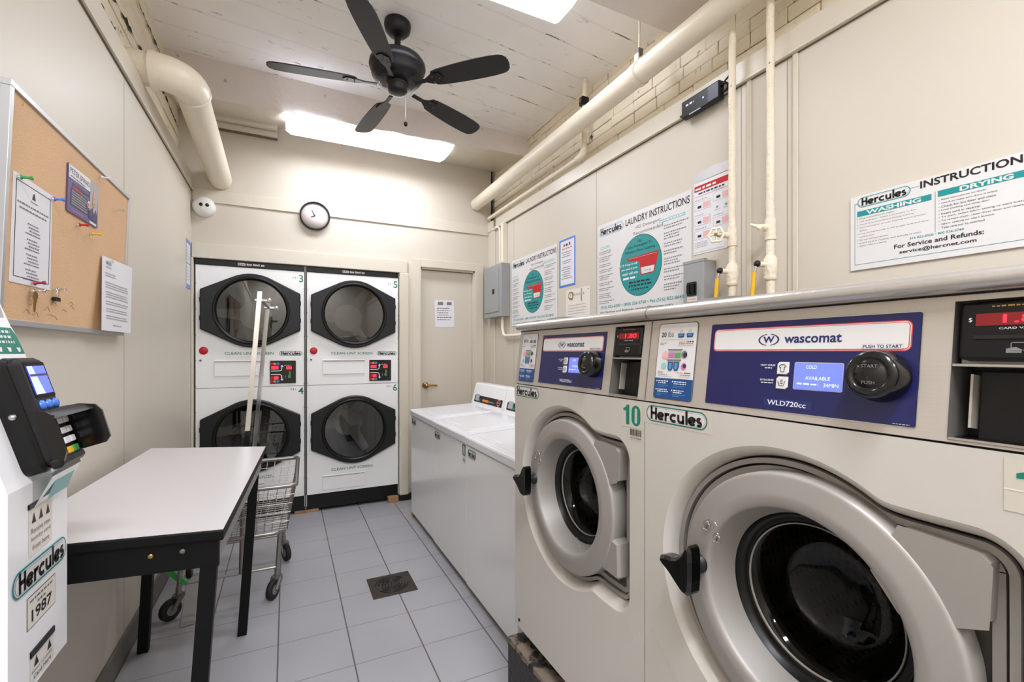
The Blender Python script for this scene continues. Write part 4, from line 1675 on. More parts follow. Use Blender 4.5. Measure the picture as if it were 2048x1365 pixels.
# ------------------------------------------------------------ ceiling fan
FX, FY = .585, 2.73
fz = ceil_z(FX, FY)
t = thing('ceiling_fan', 'black five-blade ceiling fan hanging from the painted ceiling', 'fan', (FX, FY, 0))
mb = MB()
mb.lathe([(.055, fz + .01), (.075, fz), (.078, fz - .02), (.072, fz - .05), (.05, fz - .075), (.03, fz - .085), (.024, fz - .09)], 'fan', n=36)
mb.build('canopy', t)
mb = MB()
mb.cyl((0, 0, fz - .085), (0, 0, 3.11), .018, 'fan', n=16)
mb.lathe([(.035, 3.13), (.04, 3.12), (.05, 3.105)], 'fan', n=28)
mb.build('downrod', t)
mb = MB()
mb.lathe([(.04, 3.112), (.10, 3.105), (.145, 3.088), (.160, 3.065), (.163, 3.045), (.158, 3.028), (.150, 3.02), (.148, 2.99), (.13, 2.966), (.085, 2.955), (.06, 2.953)], 'fan', n=56)
for k in range(14):
    an = R(k * 360 / 14)
    cx, cy = math.cos(an), math.sin(an)
    px, py = -cy, cx
    mb.add([(cx * .142 + px * s_ * .016, cy * .142 + py * s_ * .016, 2.986) for s_ in (-1, 1)] + [(cx * .105 + px * s_ * .012, cy * .105 + py * s_ * .012, 2.958) for s_ in (1, -1)], [(0, 1, 2, 3)], 'gloss_black')
mb.build('motor_housing', t)
mb = MB()
mb.lathe([(.062, 2.956), (.064, 2.945), (.060, 2.935), (.056, 2.93), (.056, 2.905), (.05, 2.896), (.03, 2.89), (.001, 2.889)], 'fan', n=36)
mb.build('switch_housing', t)
mb = MB()
zz = 2.90
mb.tube([(.035, -.03, 2.90), (.040, -.034, 2.885), (.040, -.034, 2.715)], .0012, 'chrome', 5)
mb.ball((.040, -.034, 2.705), .011, 'black', sz=1.25)
mb.build('pull_chain', t)
for k in range(5):
    an = R(-45 + 72 * k)
    RM = Matrix.Rotation(an, 4, 'Z') @ Matrix.Translation((0, 0, 2.945)) @ Matrix.Rotation(R(-13), 4, 'X')
    mb = MB(RM)
    up = [(.225, -.044), (.30, -.058), (.50, -.068), (.64, -.066), (.685, -.05), (.698, 0)]
    ol = up + [(x, -y) for x, y in up[::-1][1:]]
    ol = chaikin(ol, 1)
    mb.poly(ol, -.012, -.005, 'blade', .002)
    bl = mb.build('blade', t)
    mb = MB(RM)
    mb.poly([(.115, -.013), (.19, -.012), (.225, -.03), (.285, -.036), (.305, 0), (.285, .036), (.225, .03), (.19, .012), (.115, .013)], -.018, -.011, 'fan', .002)
    for px, py in ((.24, -.018), (.24, .018), (.28, 0)):
        mb.ball((px, py, -.019), .004, 'ring_dark', n=8)
    mb.build('blade_bracket', bl)

# ------------------------------------------------------------ pipes
BX, BZ0, BZ1, BR = 1.682, 2.826, 2.853, .0575
t = thing('overhead_pipe', 'thick cream painted pipe running high along the right brick wall', 'pipe', (BX, 1.0, 2.85))
mb = MB()
def bz(y):
    return BZ0 + (BZ1 - BZ0) * (4.25 - y) / 2.92
mb.tube([(0, y - 1.0, bz(y) - 2.85) for y in (.2, 1.0, 2.0, 3.0, 4.245)], BR, 'pipe', 28)
mb.build('pipe_run', t)
mb = MB()
mb.lathe([(BR + .002, -.004), (BR + .004, 0), (BR + .002, .004)], 'pipe', n=28, capend=False)
o_ = mb.build('pipe_collar', t)
o_.location = (0, 1.88 - 1.0, bz(1.88) - 2.85)
o_.rotation_euler = (PI / 2, 0, 0)


def hanger(y, label, kind):
    t = thing('pipe_hanger', label, 'pipe hanger', (BX, y, bz(y)))
    mb = MB()
    zt = ceil_z(BX, y) - bz(y)
    mb.tube([(0, 0, BR + .06), (.003, 0, zt)], .006, 'pipe_old', 8)
    mb.build('rod', t)
    mb = MB()
    mb.box(-.016, .016, -.014, .014, BR + .045, BR + .075, 'ring_dark', .003)
    mb.build('nut', t)
    mb = MB()
    loops = []
    for r_, yy in ((BR + .001, -.016), (BR + .005, -.016), (BR + .005, .016), (BR + .001, .016)):
        loops.append([(r_ * math.cos(R(a)), yy, r_ * math.sin(R(a))) for a in range(0, 361, 12)])
    mb.band(loops, 'pipe', False)
    mb.box(-.022, -.012, -.016, .016, BR - .004, BR + .045, 'pipe', .003)
    mb.box(.012, .022, -.016, .016, BR - .004, BR + .045, 'pipe', .003)
    mb.build('clevis', t)


hanger(1.90, 'cream clevis hanger with bare nut holding the thick pipe to the ceiling', 0)

t = thing('small_pipe', 'thin cream pipe under the thick one, turning up against the brick', 'pipe', (1.79, 2.56, 2.69))
mb = MB()
mb.tube([(.0, 1.62, -.006), (.0, .1, .0), (.0, .05, .002), (.002, .015, .012), (.003, .0, .04), (.004, 0, .2), (.004, 0, .505)], .017, 'pipe_old', 14)
mb.build('pipe_run', t)
mb = MB()
mb.box(-.026, .026, -.022, .022, .33, .385, 'black', .004)
mb.box(-.034, -.024, -.008, .008, .345, .37, 'ring_dark', .002)
mb.build('clamp', t)
mb = MB()
mb.tube([(.0, .075, .001), (.0, .04, .003), (.002, .012, .014), (.003, .0, .045)], .025, 'pipe_old', 14)
mb.build('elbow', t)

# left soil pipe: out of the wall, elbow, on to the back wall
t = thing('waste_pipe', 'fat cream waste pipe bending out of the left wall to the back wall', 'pipe', (-.47, 2.9, 2.8))
mb = MB()
pts = [(-.285, 0, .0), (-.12, .0, 0)]
mb.tube(pts, .080, 'pipe_old', 28)
mb.build('wall_stub', t)
mb = MB()
el = [(-.13, .0, 0)] + [(-.115 + .115 * math.sin(R(a)), .115 - .115 * math.cos(R(a)), -.002 * a / 90) for a in range(0, 91, 10)] + [(.0, .135, -.004)]
mb.tube(el, .087, 'pipe', 28)
mb.tube([(-.15, 0, 0), (-.125, 0, 0)], .092, 'pipe', 28)
mb.tube([(.0, .125, -.003), (.0, .15, -.004)], .092, 'pipe', 28)
mb.build('elbow', t)
mb = MB()
mb.tube([(0, .14, -.004), (0, 1.35, -.075)], .080, 'pipe', 28)
pn = mb.build('pipe_run', t)

# vertical water pipes with valves
def riser(x, y, z0, z1, label, r=.0155):
    t = thing('water_pipe', label, 'pipe', (x, y, z0))
    mb = MB()
    rnd = random.Random(int(y * 100))
    n = 26
    mb.tube([(rnd.uniform(-.0012, .0012), rnd.uniform(-.0012, .0012), (z1 - z0) * i / n) for i in range(n + 1)], [r * rnd.uniform(.96, 1.06) for i in range(n + 1)], 'pipe_old', 14)
    mb.build('pipe_run', t)
    return t


t1 = riser(1.765, 1.397, 1.40, 2.795, 'cream water pipe with painted round handwheel, dropping from the thick pipe')
t2 = riser(1.765, 1.218, 1.40, 3.26, 'cream water pipe with lever tap, nearer the wide washing and drying sign')
mb = MB(Matrix.Translation((0, 0, 1.885 - 1.40)))
mb.cyl((0, 0, -.05), (0, 0, .035), .021, 'pipe_old', n=14)
mb.tube([(0, 0, 0), (-.03, .012, .0), (-.055, .022, .0)], [.016, .013, .011], 'pipe_old', 12)
v_ = mb.build('valve_body', t1)
HM = Matrix.Translation((-.066, .028, 1.885 - 1.40)) @ Matrix.Rotation(R(-66), 4, 'Z') @ Matrix.Rotation(R(90), 4, 'X')
mb = MB(HM)
mb.tube([(.030 * math.cos(R(a)) * (1 + .1 * math.cos(R(a * 6))), .030 * math.sin(R(a)) * (1 + .1 * math.cos(R(a * 6))), 0) for a in range(0, 360, 10)], .0055, 'pipe', 8, closed=True)
for k in range(4):
    mb.tube([(0, 0, .004), (.028 * math.cos(R(90 * k)), .028 * math.sin(R(90 * k)), 0)], .0045, 'pipe', 6)
mb.cyl((0, 0, -.012), (0, 0, .01), .008, 'brass', n=10)
mb.build('handwheel', v_)
mb = MB(Matrix.Translation((0, 0, 1.875 - 1.40)))
mb.cyl((0, 0, -.05), (0, 0, .035), .021, 'pipe_old', n=14)
mb.tube([(0, 0, 0), (-.03, .012, .0), (-.05, .02, .0)], [.016, .014, .012], 'pipe_old', 12)
v_ = mb.build('valve_body', t2)
mb = MB(Matrix.Translation((0, 0, 1.875 - 1.40)))
mb.tube([(-.05, .00, -.012), (-.052, .02, .004), (-.054, .05, .018)], [.011, .008, .005], 'pipe_old', 8)
mb.build('lever', v_)
for tt, dy in ((t1, .0), (t2, .0)):
    mb = MB(Matrix.Translation((0, 0, 1.715 - 1.40)))
    mb.lathe([(.018, .045), (.026, .03), (.027, -.02), (.022, -.035), (.024, -.04), (.024, -.05), (.019, -.055)], 'pipe_old', n=20)
    mb.tube([(0, 0, .01), (-.045, .018, .01)], .011, 'pipe_old', 10)
    bv = mb.build('ball_valve', tt)
    mb = MB(Matrix.Translation((0, 0, 1.715 - 1.40)))
    mb.ball((-.052, .021, .012), .014, 'charcoal', n=12)
    mb.tube([(-.055, .022, .008), (-.058, .030, -.025)], [.006, .007], 'chrome', 8)
    mb.tube([(-.058, .030, -.022), (-.06, .038, -.13)], [.0085, .0085], 'yellow', 8)
    mb.build('valve_handle', bv)

# ------------------------------------------------------------ right wall: electrics
t = thing('breaker_panel', 'grey breaker panel box on the right wall beside the beige door', 'electrical panel', (XR, 4.185, 1.695), RW)
mb = MB()
mb.box(0, .405, -.09, 0, 0, .485, 'cabinet_grey', .004)
mb.build('box', t)
mb = MB()
mb.box(.03, .355, -.097, -.088, .045, .445, 'cabinet_grey', .003)
d_ = mb.build('door', t)
mb = MB()
mb.box(.225, .265, -.103, -.096, .215, .26, 'charcoal', .003)
mb.build('latch', d_)

t = thing('conduit', 'cream conduits above the breaker panel, one thick and one thin', 'conduit', (1.81, 4.0, 2.18))
mb = MB()
mb.box(-.03, .02, -.165, -.115, 0, .38, 'pipe', .006)
mb.build('cable_duct', t)
mb = MB()
mb.tube([(.0, -.04, 0), (.0, -.04, .33), (.0, -.02, .37), (.0, .02, .385), (.0, .12, .385)], .010, 'pipe', 10)
mb.build('cable_pipe', t)
t = tag(MB().tube([(0, 0, 0), (0, 0, -.11), (0, -.02, -.165), (0, -.06, -.185), (0, -.45, -.185)], .014, 'pipe', 12).build('conduit'),
        'cream conduit leaving the bottom of the breaker panel and bending right', 'conduit', loc=(1.795, 3.87, 1.70))

t = thing('disconnect_switch', 'grey disconnect switch box with black rocker above the front washers', 'switch box', (XR, 1.662, 1.50), RW)
mb = MB()
mb.box(0, .125, -.08, 0, 0, .305, 'cabinet_grey', .003)
mb.box(-.002, .127, -.082, -.06, .295, .31, 'cabinet_grey', .002)
mb.build('box', t)
mb = MB(FACE)
mb.box(.028, .082, .14, .205, .078, .086, 'gloss_black', .002)
mb.box(.034, .052, .15, .195, .084, .096, 'black', .002)
mb.box(.058, .076, .15, .195, .084, .096, 'black', .002)
mb.build('rocker', t)
mb = MB(FACE)
mb.rect(.026, .086, .112, .134, .0808, 'cream_label')
mb.lines(.03, .121, .05, .004, .0812, 'red_line', 2, 0)
mb.build('rating_label', t)

t = thing('network_box', 'small black network box with blue light mounted on the trim rail', 'device', (1.812, 1.70, 2.535), RW, rot=(R(0), 0, RW))
mb = MB()
mb.box(0, .225, -.035, 0, 0, .085, 'charcoal', .006)
mb.box(.16, .222, -.037, -.03, .006, .079, 'purple_dk', .002)
mb.build('case', t)
mb = MB(FACE)
mb.lines(.03, .05, .05, .010, .0356, 'wprint', 3, 0, 1.5)
mb.flat(circ(.135, .045, .004, 10), .0357, 'led_blue')
mb.rect(.05, .12, .0, .006, .0357, 'pale_ink')
mb.build('case_print', t)
mb = MB()
mb.tube([(-.001, -.015, .03), (-.02, -.012, .03), (-.03, -.008, .035)], .005, 'black', 8)
mb.tube([(.225, -.02, .055), (.25, -.03, .06), (.262, -.02, .045), (.25, -.012, .03), (.225, -.015, .03)], .006, 'black', 8)
mb.tube([(.225, -.012, .07), (.255, -.012, .085), (.27, -.008, .10)], .004, 'black', 8)
mb.build('cable', t)

# ------------------------------------------------------------ signs on the right wall
def laundry_sign(y_left, z, label):
    W, H = .775, .588
    t = thing('instruction_sign', label, 'sign', (XR - .001, y_left, z), RW, 'laundry instruction signs')
    mb = MB(FACE)
    mb.box(0, W, 0, H, -.0, .004, 'sign', .001)
    mb.build('board', t)
    mb = MB(FACE)
    c_ = .0046
    hercules(mb, .012, .510, .245, .056, c_, 'teal_pale')
    mb.build('logo', t)
    mb = MB(FACE)
    mb.text('LAUNDRY INSTRUCTIONS', .275, .522, c_, 'ink', w=.490, h=.040, bold=.012)
    mb.build('headline', t)
    mb = MB(FACE)
    mb.text('HD Detergent', .365, .480, c_, 'grey_ink', w=.20, h=.022, shear=.0)
    mb.text('Recommended', .345, .450, c_, 'grey_ink', w=.235, h=.020)
    mb.build('detergent_note', t)
    mb = MB(FACE)
    cx, cz, r = .398, .27, .176
    mb.flat(circ(cx, cz, r, 56), c_, 'ink')
    mb.flat(circ(cx, cz, r - .003, 56), c_ + .0003, 'teal')
    d = c_ + .0008
    mb.text('Use', cx, cz + .135, d, 'ink', h=.016, align='C')
    mb.text('Less Detergent To', cx, cz + .105, d, 'ink', w=.205, h=.019, align='C', bold=.005)
    mb.text('Prevent Over-Sudsing', cx, cz + .077, d, 'ink', w=.245, h=.018, align='C', bold=.005)
    mb.flat([(cx - .115, cz + .053), (cx + .148, cz + .060), (cx + .150, cz + .045), (cx + .118, cz - .058), (cx + .010, cz - .060), (cx + .000, cz + .022), (cx - .10, cz + .036)][::-1], d, 'red')
    mb.flat([(cx + .018, cz - .054), (cx + .112, cz - .052), (cx + .121, cz - .018), (cx + .012, cz - .016)], d + .0003, 'sign')
    mb.tube([(cx - .09, cz + .047, d + .0004), (cx + .138, cz + .047, d + .0004)], .0016, 'pink', 4)
    mb.text('1/4 Cup', cx + .066, cz - .044, d + .0006, 'ink', w=.055, h=.011, align='C')
    mb.lines(cx - .144, cz + .008 - .078, .118, .015, d, 'wprint', 8, 0, 2.4)
    for k, s_ in enumerate(('1/4-Cup is all', 'you need in your', 'wash will not')):
        mb.text(s_, cx - .168 + .008 * k, cz + .008 - .026 * k, d, 'wprint', w=.148 - .005 * k, h=.017, bold=.018)
    mb.lines(cx - .09, cz - .098, .18, .011, d, 'ink', 6, 0, 2.2)
    mb.lines(cx - .095, cz - .118, .19, .011, d, 'ink', 7, 0, 2.2)
    mb.lines(cx - .07, cz - .14, .14, .009, d, 'ink', 4, 0, 1.6)
    mb.build('emblem', t)
    mb = MB(FACE)
    mb.rect(.030, .120, .428, .443, c_, 'teal_pale')
    mb.lines(.035, .431, .08, .008, c_ + .0004, 'wprint', 1, 0)
    zz = .408
    for k in range(10):
        for q in range(2 + (k % 3 == 1)):
            mb.lines(.018, zz, .165 if q == 0 else .12, .0058, c_, 'grey_ink', 10 * k + q, .35, 1.6)
            zz -= .0125
        zz -= .010
        if zz < .075:
            break
    mb.build('column_print', t)
    mb = MB(FACE)
    mb.rect(.555, .735, .470, .486, c_, 'teal_pale')
    mb.lines(.56, .474, .165, .008, c_ + .0004, 'wprint', 2, 0)
    zz = .445
    for k in range(10):
        for q in range(2 + (k % 3 == 1)):
            mb.lines(.588, zz, .175 if q == 0 else .13, .0062, c_, 'grey_ink', 200 + 10 * k + q, .35, 1.6)
            zz -= .0145
        zz -= .012
        if zz < .085:
            break
    mb.build('column_print', t)
    mb = MB(FACE)
    mb.text('(516) 822-6500 • (800) 526-5760 • Fax (516) 822-8643', .035, .040, c_, 'teal', w=.69, h=.024, bold=.01)
    mb.text('For Service and Refunds: service@hercnet.com', .03, .011, c_, 'ink', w=.62, h=.018, bold=.006)
    mb.build('contact_print', t)
    return t


laundry_sign(3.735, 1.598, 'farther laundry instruction sign with teal disc, right beside the grey breaker panel')
laundry_sign(2.455, 1.600, 'nearer laundry instruction sign with teal disc, beside the red-topped notice')

t = thing('instruction_sign', 'wide white sign headed INSTRUCTIONS with washing and drying columns', 'sign', (XR - .001, .953, 1.660), RW)
mb = MB(FACE)
mb.box(0, .483, 0, .262, 0, .006, 'sign', .001)
mb.build('board', t)
mb = MB(FACE)
c_ = .0066
for a in ((.0145, .0158, .019, .236), (.467, .4683, .019, .236), (.0145, .4683, .019, .0203), (.0145, .03, .2347, .236), (.178, .200, .2415, .2428)):
    mb.rect(a[0], a[1], a[2], a[3], c_, 'teal')
mb.rect(.0225, .2325, .1885, .2075, c_, 'teal')
mb.rect(.2480, .4590, .1925, .2115, c_, 'teal')
mb.rect(.2410, .2419, .085, .212, c_, 'ink')
mb.build('ruled_border', t)
mb = MB(FACE)
hercules(mb, .0235, .2195, .155, .035, c_, 'teal')
mb.build('logo', t)
mb = MB(FACE)
mb.text('INSTRUCTIONS', .2035, .2325, c_, 'ink', w=.247, h=.0235, bold=.025)
mb.build('headline', t)
mb = MB(FACE)
mb.text('WASHING', .051, .1905, c_ + .0004, 'sign', w=.155, h=.0145, bold=.035)
mb.build('column_heading', t)
mb = MB(FACE)
mb.text('DRYING', .300, .1945, c_ + .0004, 'sign', w=.115, h=.0145, bold=.035)
mb.build('column_heading', t)
mb = MB(FACE)
for k, s_ in enumerate(('Read instructions on washer', 'Use detergent - follow instructions on box', 'Check all pockets before loading washing', 'Sort clothing for proper cleaning and to prevent', 'damage', 'Load clothes loosely to the proper level and close', 'loading door', 'Do not overload washer', 'Insert card in receiver and activate to start', 'Select fabric setting')):
    zz = .178 - k * .0108
    mb.text(s_, .030, zz, c_, 'grey_ink', w=len(s_) * .0039, h=.0052)
    if k not in (4, 6):
        mb.flat(circ(.0245, zz + .002, .0012, 8), c_, 'grey_ink')
mb.build('column_print', t)
mb = MB(FACE)
for k, s_ in enumerate(('Read instructions on dryer', 'Check to make sure drum is empty', 'Check for lint filter and clean', 'Load clothing and close door', 'Insert card in receiver', 'To start, select fabric setting or start button', 'To restart dryer, close dryer door and reselect', 'fabric setting or start button', 'Take care not to overload')):
    zz = .1785 - k * .0109
    mb.text(s_, .2565, zz, c_, 'ink', w=len(s_) * .00395, h=.0062)
    mb.flat(circ(.2515, zz + .003, .0012, 8), c_, 'grey_ink')
mb.build('column_print', t)
mb = MB(FACE)
mb.text('516 822-6500 • 800 526-5760', .176, .0755, c_, 'teal', w=.134, h=.0072, bold=.01)
mb.text('For Service and Refunds:', .133, .0535, c_, 'ink', w=.221, h=.0145, bold=.02)
mb.text('service@hercnet.com', .148, .0315, c_, 'ink', w=.190, h=.0145, bold=.02)
mb.build('contact_print', t)


def notice(name, label, cat, y_left, z, W, H, draw, paper='paper', th=.0016, rot=None, x=None, rz=RW):
    t = thing(name, label, cat, (XR - .0008 if x is None else x, y_left, z), rz)
    mb = MB(FACE)
    mb.box(0, W, 0, H, 0, th, paper)
    mb.build('sheet', t)
    mb = MB(FACE)
    draw(mb, th + .0005)
    mb.build('print', t)
    return t


def d_blue(mb, c_):
    W, H = .212, .35
    mb.plate([(0, 0), (W, 0), (W, H), (0, H)], [[(.014, .014), (W - .014, .014), (W - .014, H - .014), (.014, H - .014)]], c_, 'btn_blue')
    mb.rect(.014, .018, .014, H - .014, c_, 'green')
    mb.lines(.06, H - .055, .10, .022, c_, 'ink', 9, 0, .8)
    mb.lines(.04, H - .075, .13, .008, c_, 'red_line', 1, 0)
    for k in range(13):
        if k in (3, 6):
            continue
        mb.lines(.05 if k % 2 else .035, H - .10 - k * .016, .11 if k % 2 else .14, .006, c_, 'grey_ink', 60 + k, .2)


notice('posted_notice', 'narrow notice with blue border between the two laundry instruction signs', 'notice', 2.932, 1.845, .212, .35, d_blue)


def d_stain(mb, c_):
    mb.flat(chaikin([(.03, .14), (.08, .12), (.10, .15), (.10, .18), (.06, .19), (.03, .18)], 1), c_, 'brass')
    mb.flat(chaikin([(.04, .15), (.075, .138), (.088, .155), (.085, .17), (.06, .178), (.04, .17)], 1), c_ + .0003, 'cream_label')
    mb.lines(.03, .155, .20, .014, c_ + .0006, 'pale_ink', 3, 0, 1)
    mb.rect(.19, .20, .11, .20, c_, 'brass')
    for k in range(4):
        mb.lines(.03, .085 - .02 * k, .22, .006, c_, 'pale_ink', 90 + k, .1)
    mb.flat(circ(.275, .185, .006, 10), c_, 'grey_ink')


notice('stained_paper', 'yellow-stained sheet of paper below the blue bordered notice', 'notice', 2.84, 1.612, .295, .205, d_stain, 'cream_label')


def d_red(mb, c_):
    W, H = .225, .35
    mb.rect(.006, W, H - .040, H - .012, c_, 'red')
    mb.lines(.012, H - .033, .12, .011, c_ + .0004, 'wprint', 2, 0)
    mb.lines(.03, H - .056, .15, .008, c_, 'ink', 2, 0)
    mb.rect(.006, W, H - .066, H - .0645, c_, 'red_line')
    for (a, b_) in ((.008, .215), (.118, .235), (.008, .140), (.118, .115), (.008, .072)):
        mb.lines(a + .002, b_ + .050, .07, .005, c_, 'pale_ink', int(b_ * 1000), .3)
        mb.rect(a, a + .095, b_, b_ + .042, c_, 'pale_ink')
        mb.rect(a + .0015, a + .0935, b_ + .0015, b_ + .0405, c_ + .0002, 'paper')
        mb.rect(a + .05, a + .09, b_ + .006, b_ + .034, c_ + .0004, 'pink')
        mb.rect(a + .018, a + .04, b_ + .010, b_ + .022, c_ + .0005, 'ink')
    for a in (.14, .19):
        mb.flat([(a - .008, .20), (a + .008, .20), (a, .212)], c_, 'grey_ink')
        mb.lines(a - .015, .19, .03, .004, c_, 'pale_ink', 3, 0)
    for k in range(4):
        mb.lines(.01, .056 - .008 * k, .08, .004, c_, 'pale_ink', 130 + k, .2)
    mb.lines(.008, .008, .18, .003, c_, 'pale_ink', 140, .1)


nt_ = notice('posted_notice', 'notice with red heading and little diagrams, behind the handwheel pipe', 'notice', 1.668, 1.852, .225, .355, d_red)
# curled upper corner
mb = MB(FACE)
mb.band([[(.0, .355, .0016), (.05, .357, .0016), (.12, .358, .0016), (.225, .36, .0016)], [(.015, .385, .012), (.06, .40, .014), (.13, .405, .012), (.225, .40, .004)]], 'paper', True, closed=False)
mb.build('curled_corner', nt_)


def d_door(mb, c_):
    for k in range(2):
        mb.rect(.03 + k * .09, .085 + k * .085, .215, .245, c_, 'grey_ink')
    for k in range(6):
        mb.lines(.02, .18 - .022 * k, .155, .007, c_, 'grey_ink' if k % 2 else 'ink', 150 + k, .25)


t = notice('door_notice', 'small typed notice taped to the beige door', 'notice', 0, 0, .193, .262, d_door, rz=0)
t.location = (1.283, YB + .0445, 1.606)
t.rotation_euler = (0, R(-1.5), 0)


def d_left(mb, c_):
    W, H = .155, .36
    mb.rect(0, W, H - .03, H, c_, 'btn_blue')
    mb.rect(0, W, 0, .03, c_, 'btn_blue')
    mb.rect(0, .012, .03, H - .03, c_, 'ltblue')
    mb.rect(W - .012, W, .03, H - .03, c_, 'ltblue')
    mb.rect(0, W, .18, .188, c_, 'ltblue')
    for k in range(5):
        mb.lines(.03, .30 - .022 * k, .1, .008, c_, 'pale_ink', 170 + k, .2)
        mb.lines(.03, .15 - .022 * k, .1, .008, c_, 'pale_ink', 180 + k, .2)


t = notice('posted_notice', 'slim blue and white notice on the left wall beside the dryers', 'notice', 0, 0, .155, .36, d_left, rz=LW)
t.location = (XL + .0008, 4.045, 1.84)

# ------------------------------------------------------------ clock and sensor on the back wall
t = thing('wall_clock', 'round wall clock with thin dark rim above the dryers', 'clock', (.213, YB - .008, 2.52))
mb = MB(FACE)
mb.lathe([(.116, 0), (.119, .01), (.119, .032), (.115, .038), (.108, .036), (.106, .026)], 'fan', n=56, capend=False)
mb.build('rim', t)
mb = MB(FACE)
mb.lathe([(.108, 0), (.108, .022), (.0005, .0225)], 'clock_face', n=48)
for k in range(12):
    an = R(30 * k)
    mb.tube([(math.sin(an) * r_, math.cos(an) * r_, .0235) for r_ in (.088, .097)], .001, 'pale_ink', 4)
mb.build('dial', t)
for an, ln in ((-28, .055), (-110, .035)):
    mb = MB(FACE)
    mb.tube([(0, 0, .026), (math.sin(R(an)) * ln, math.cos(R(an)) * ln, .028)], [.0042, .0022], 'ink', 5)
    mb.build('hand', t)

t = thing('sensor_dome', 'round white sensor with two dark eyes high in the corner beside the waste pipe', 'sensor', (-.575, YB - .001, 2.49))
mb = MB(FACE)
mb.lathe([(.076, 0), (.076, .03), (.070, .052), (.045, .068), (.001, .073)], 'dome', n=40)
mb.build('housing', t)
for a in (-.014, .026):
    mb = MB(FACE @ Matrix.Translation((a, .004, .065)))
    mb.lathe([(.013, 0), (.013, .008), (.001, .010)], 'gloss_black', n=18)
    mb.build('eye', t)

# ------------------------------------------------------------ cork board and what is pinned to it
AL = math.atan(.023 / .605)
BO = Vector((-.638, 1.575, 1.4385))
BROT = (AL, 0, LW)
BW, BH = .968, .612
t = thing('cork_board', 'large cork board in aluminium frame on the left wall', 'bulletin board', BO, rot=BROT)
mb = MB(FACE)
mb.box(.012, BW - .012, .012, BH - .012, -.020, -.006, 'cork')
mb.build('cork_panel', t)
mb = MB(FACE)
for a in ((0, BW, 0, .016), (0, BW, BH - .016, BH), (0, .016, .016, BH - .016), (BW - .016, BW, .016, BH - .016)):
    mb.box(a[0], a[1], a[2], a[3], -.021, .0, 'alu', .0015)
mb.build('frame', t)
mb = MB(FACE)
rnd = random.Random(21)
for k in range(12):
    x, z = rnd.uniform(.12, .42), rnd.uniform(.03, .09)
    p = [(x + q * .012, z + rnd.uniform(-.006, .006) + .01 * math.sin(q), -.0056) for q in range(4)]
    mb.tube(p, .0007, 'wood', 4)
mb.build('scratch_mark', t)


def on_board(a, b_, c_):
    """board coordinates -> world"""
    Rm = Matrix.Rotation(LW, 4, 'Z') @ Matrix.Rotation(AL, 4, 'X')
    return Vector(BO) + (Rm @ Vector((a, -c_, b_)))


def pinned(name, label, a, b_, c_=-.0055):
    t = thing(name, label, 'paper', on_board(a, b_, c_), rot=BROT)
    return t


def bent_sheet(pts, m, mb, nv=8, nu=8, curl=None):
    """sheet spanned by four corners BL BR TR TL with a curl function giving c"""
    BL, BRr, TR, TL = [Vector(p + (0,)) for p in pts]
    loops = []
    for j in range(nv + 1):
        row = []
        for i in range(nu + 1):
            u, v = i / nu, j / nv
            p = BL.lerp(BRr, u).lerp(TL.lerp(TR, u), v)
            row.append((p.x, p.y, curl(u, v) if curl else 0))
        loops.append(row)
    mb.band(loops, m, True, closed=False)
    mb.band([[(x, y, z - .0006) for x, y, z in l] for l in loops], m, True, closed=False)


t = pinned('posted_notice', 'white notice with black border pinned at the left of the cork board', .047, .112)
mb = MB(FACE)
mb.poly([(0, 0), (.226, .004), (.208, .284), (-.006, .284)], 0, .0012, 'paper')
mb.build('sheet', t)
mb = MB(FACE)
c_ = .0017
bord = [(.016, .018), (.212, .020), (.198, .268), (.008, .268)]
for k in range(4):
    p, q = bord[k], bord[(k + 1) % 4]
    mb.tube([(p[0], p[1], c_ - .0006), (q[0], q[1], c_ - .0006)], .0011, 'navy2' if k == 1 else 'ink', 5)
mb.flat([(.092, .238), (.112, .238), (.104, .256), (.099, .256)], c_, 'ink')
mb.lines(.085, .229, .04, .003, c_, 'grey_ink', 1, 0)
mb.lines(.018, .212, .172, .0048, c_, 'grey_ink', 91, 0, 2.4)
mb.lines(.028, .199, .152, .0048, c_, 'grey_ink', 92, 0, 2.4)
for k, z in enumerate((.166, .124, .083, .042)):
    for q in range(3):
        mb.lines(.075 + .006 * q, z - .009 * q, .065, .0042, c_, 'grey_ink', 210 + 4 * k + q, .15, 1.8)
    mb.lines(.066, z - .026, .085, .003, c_, 'purple', 230 + k, .05)
mb.build('print', t)

t = pinned('campaign_flyer', 'purple printed flyer with portrait of a man, in the middle of the cork board', .350, .380, -.004)
mb = MB(FACE)
mb.poly([(0, 0), (.258, .004), (.246, .156), (-.006, .150)], 0, .003, 'purple')
mb.build('card', t)
mb = MB(FACE)
c_ = .0035
mb.flat([(.0, .108), (.175, .112), (.174, .154), (-.004, .149)], c_, 'sign')
mb.text('PETER SPANO', .006, .124, c_ + .0004, 'purple', w=.162, h=.017, bold=.004)
mb.lines(.01, .114, .12, .004, c_ + .0004, 'purple_dk', 2, 0)
mb.rect(.03, .165, .090, .098, c_, 'purple_dk')
mb.rect(.03, .10, .082, .089, c_, 'red')
mb.rect(.02, .165, .026, .080, c_, 'purple_dk')
for k in range(6):
    mb.lines(.026, .070 - .008 * k, .13, .004, c_ + .0004, 'pale_ink', 250 + k, .2)
mb.lines(.03, .010, .10, .005, c_, 'mauve', 9, .2)
mb.rect(.18, .243, .006, .014, c_, 'sign')
mb.build('print', t)
mb = MB(FACE)
mb.rect(.172, .246, .020, .154, c_ + .0003, 'pale_ink')
mb.flat([(.172, .020), (.246, .020), (.246, .048), (.228, .062), (.196, .062), (.172, .046)], c_ + .0006, 'navy2')
mb.flat([(.203, .062), (.221, .062), (.212, .030)], c_ + .0009, 'sign')
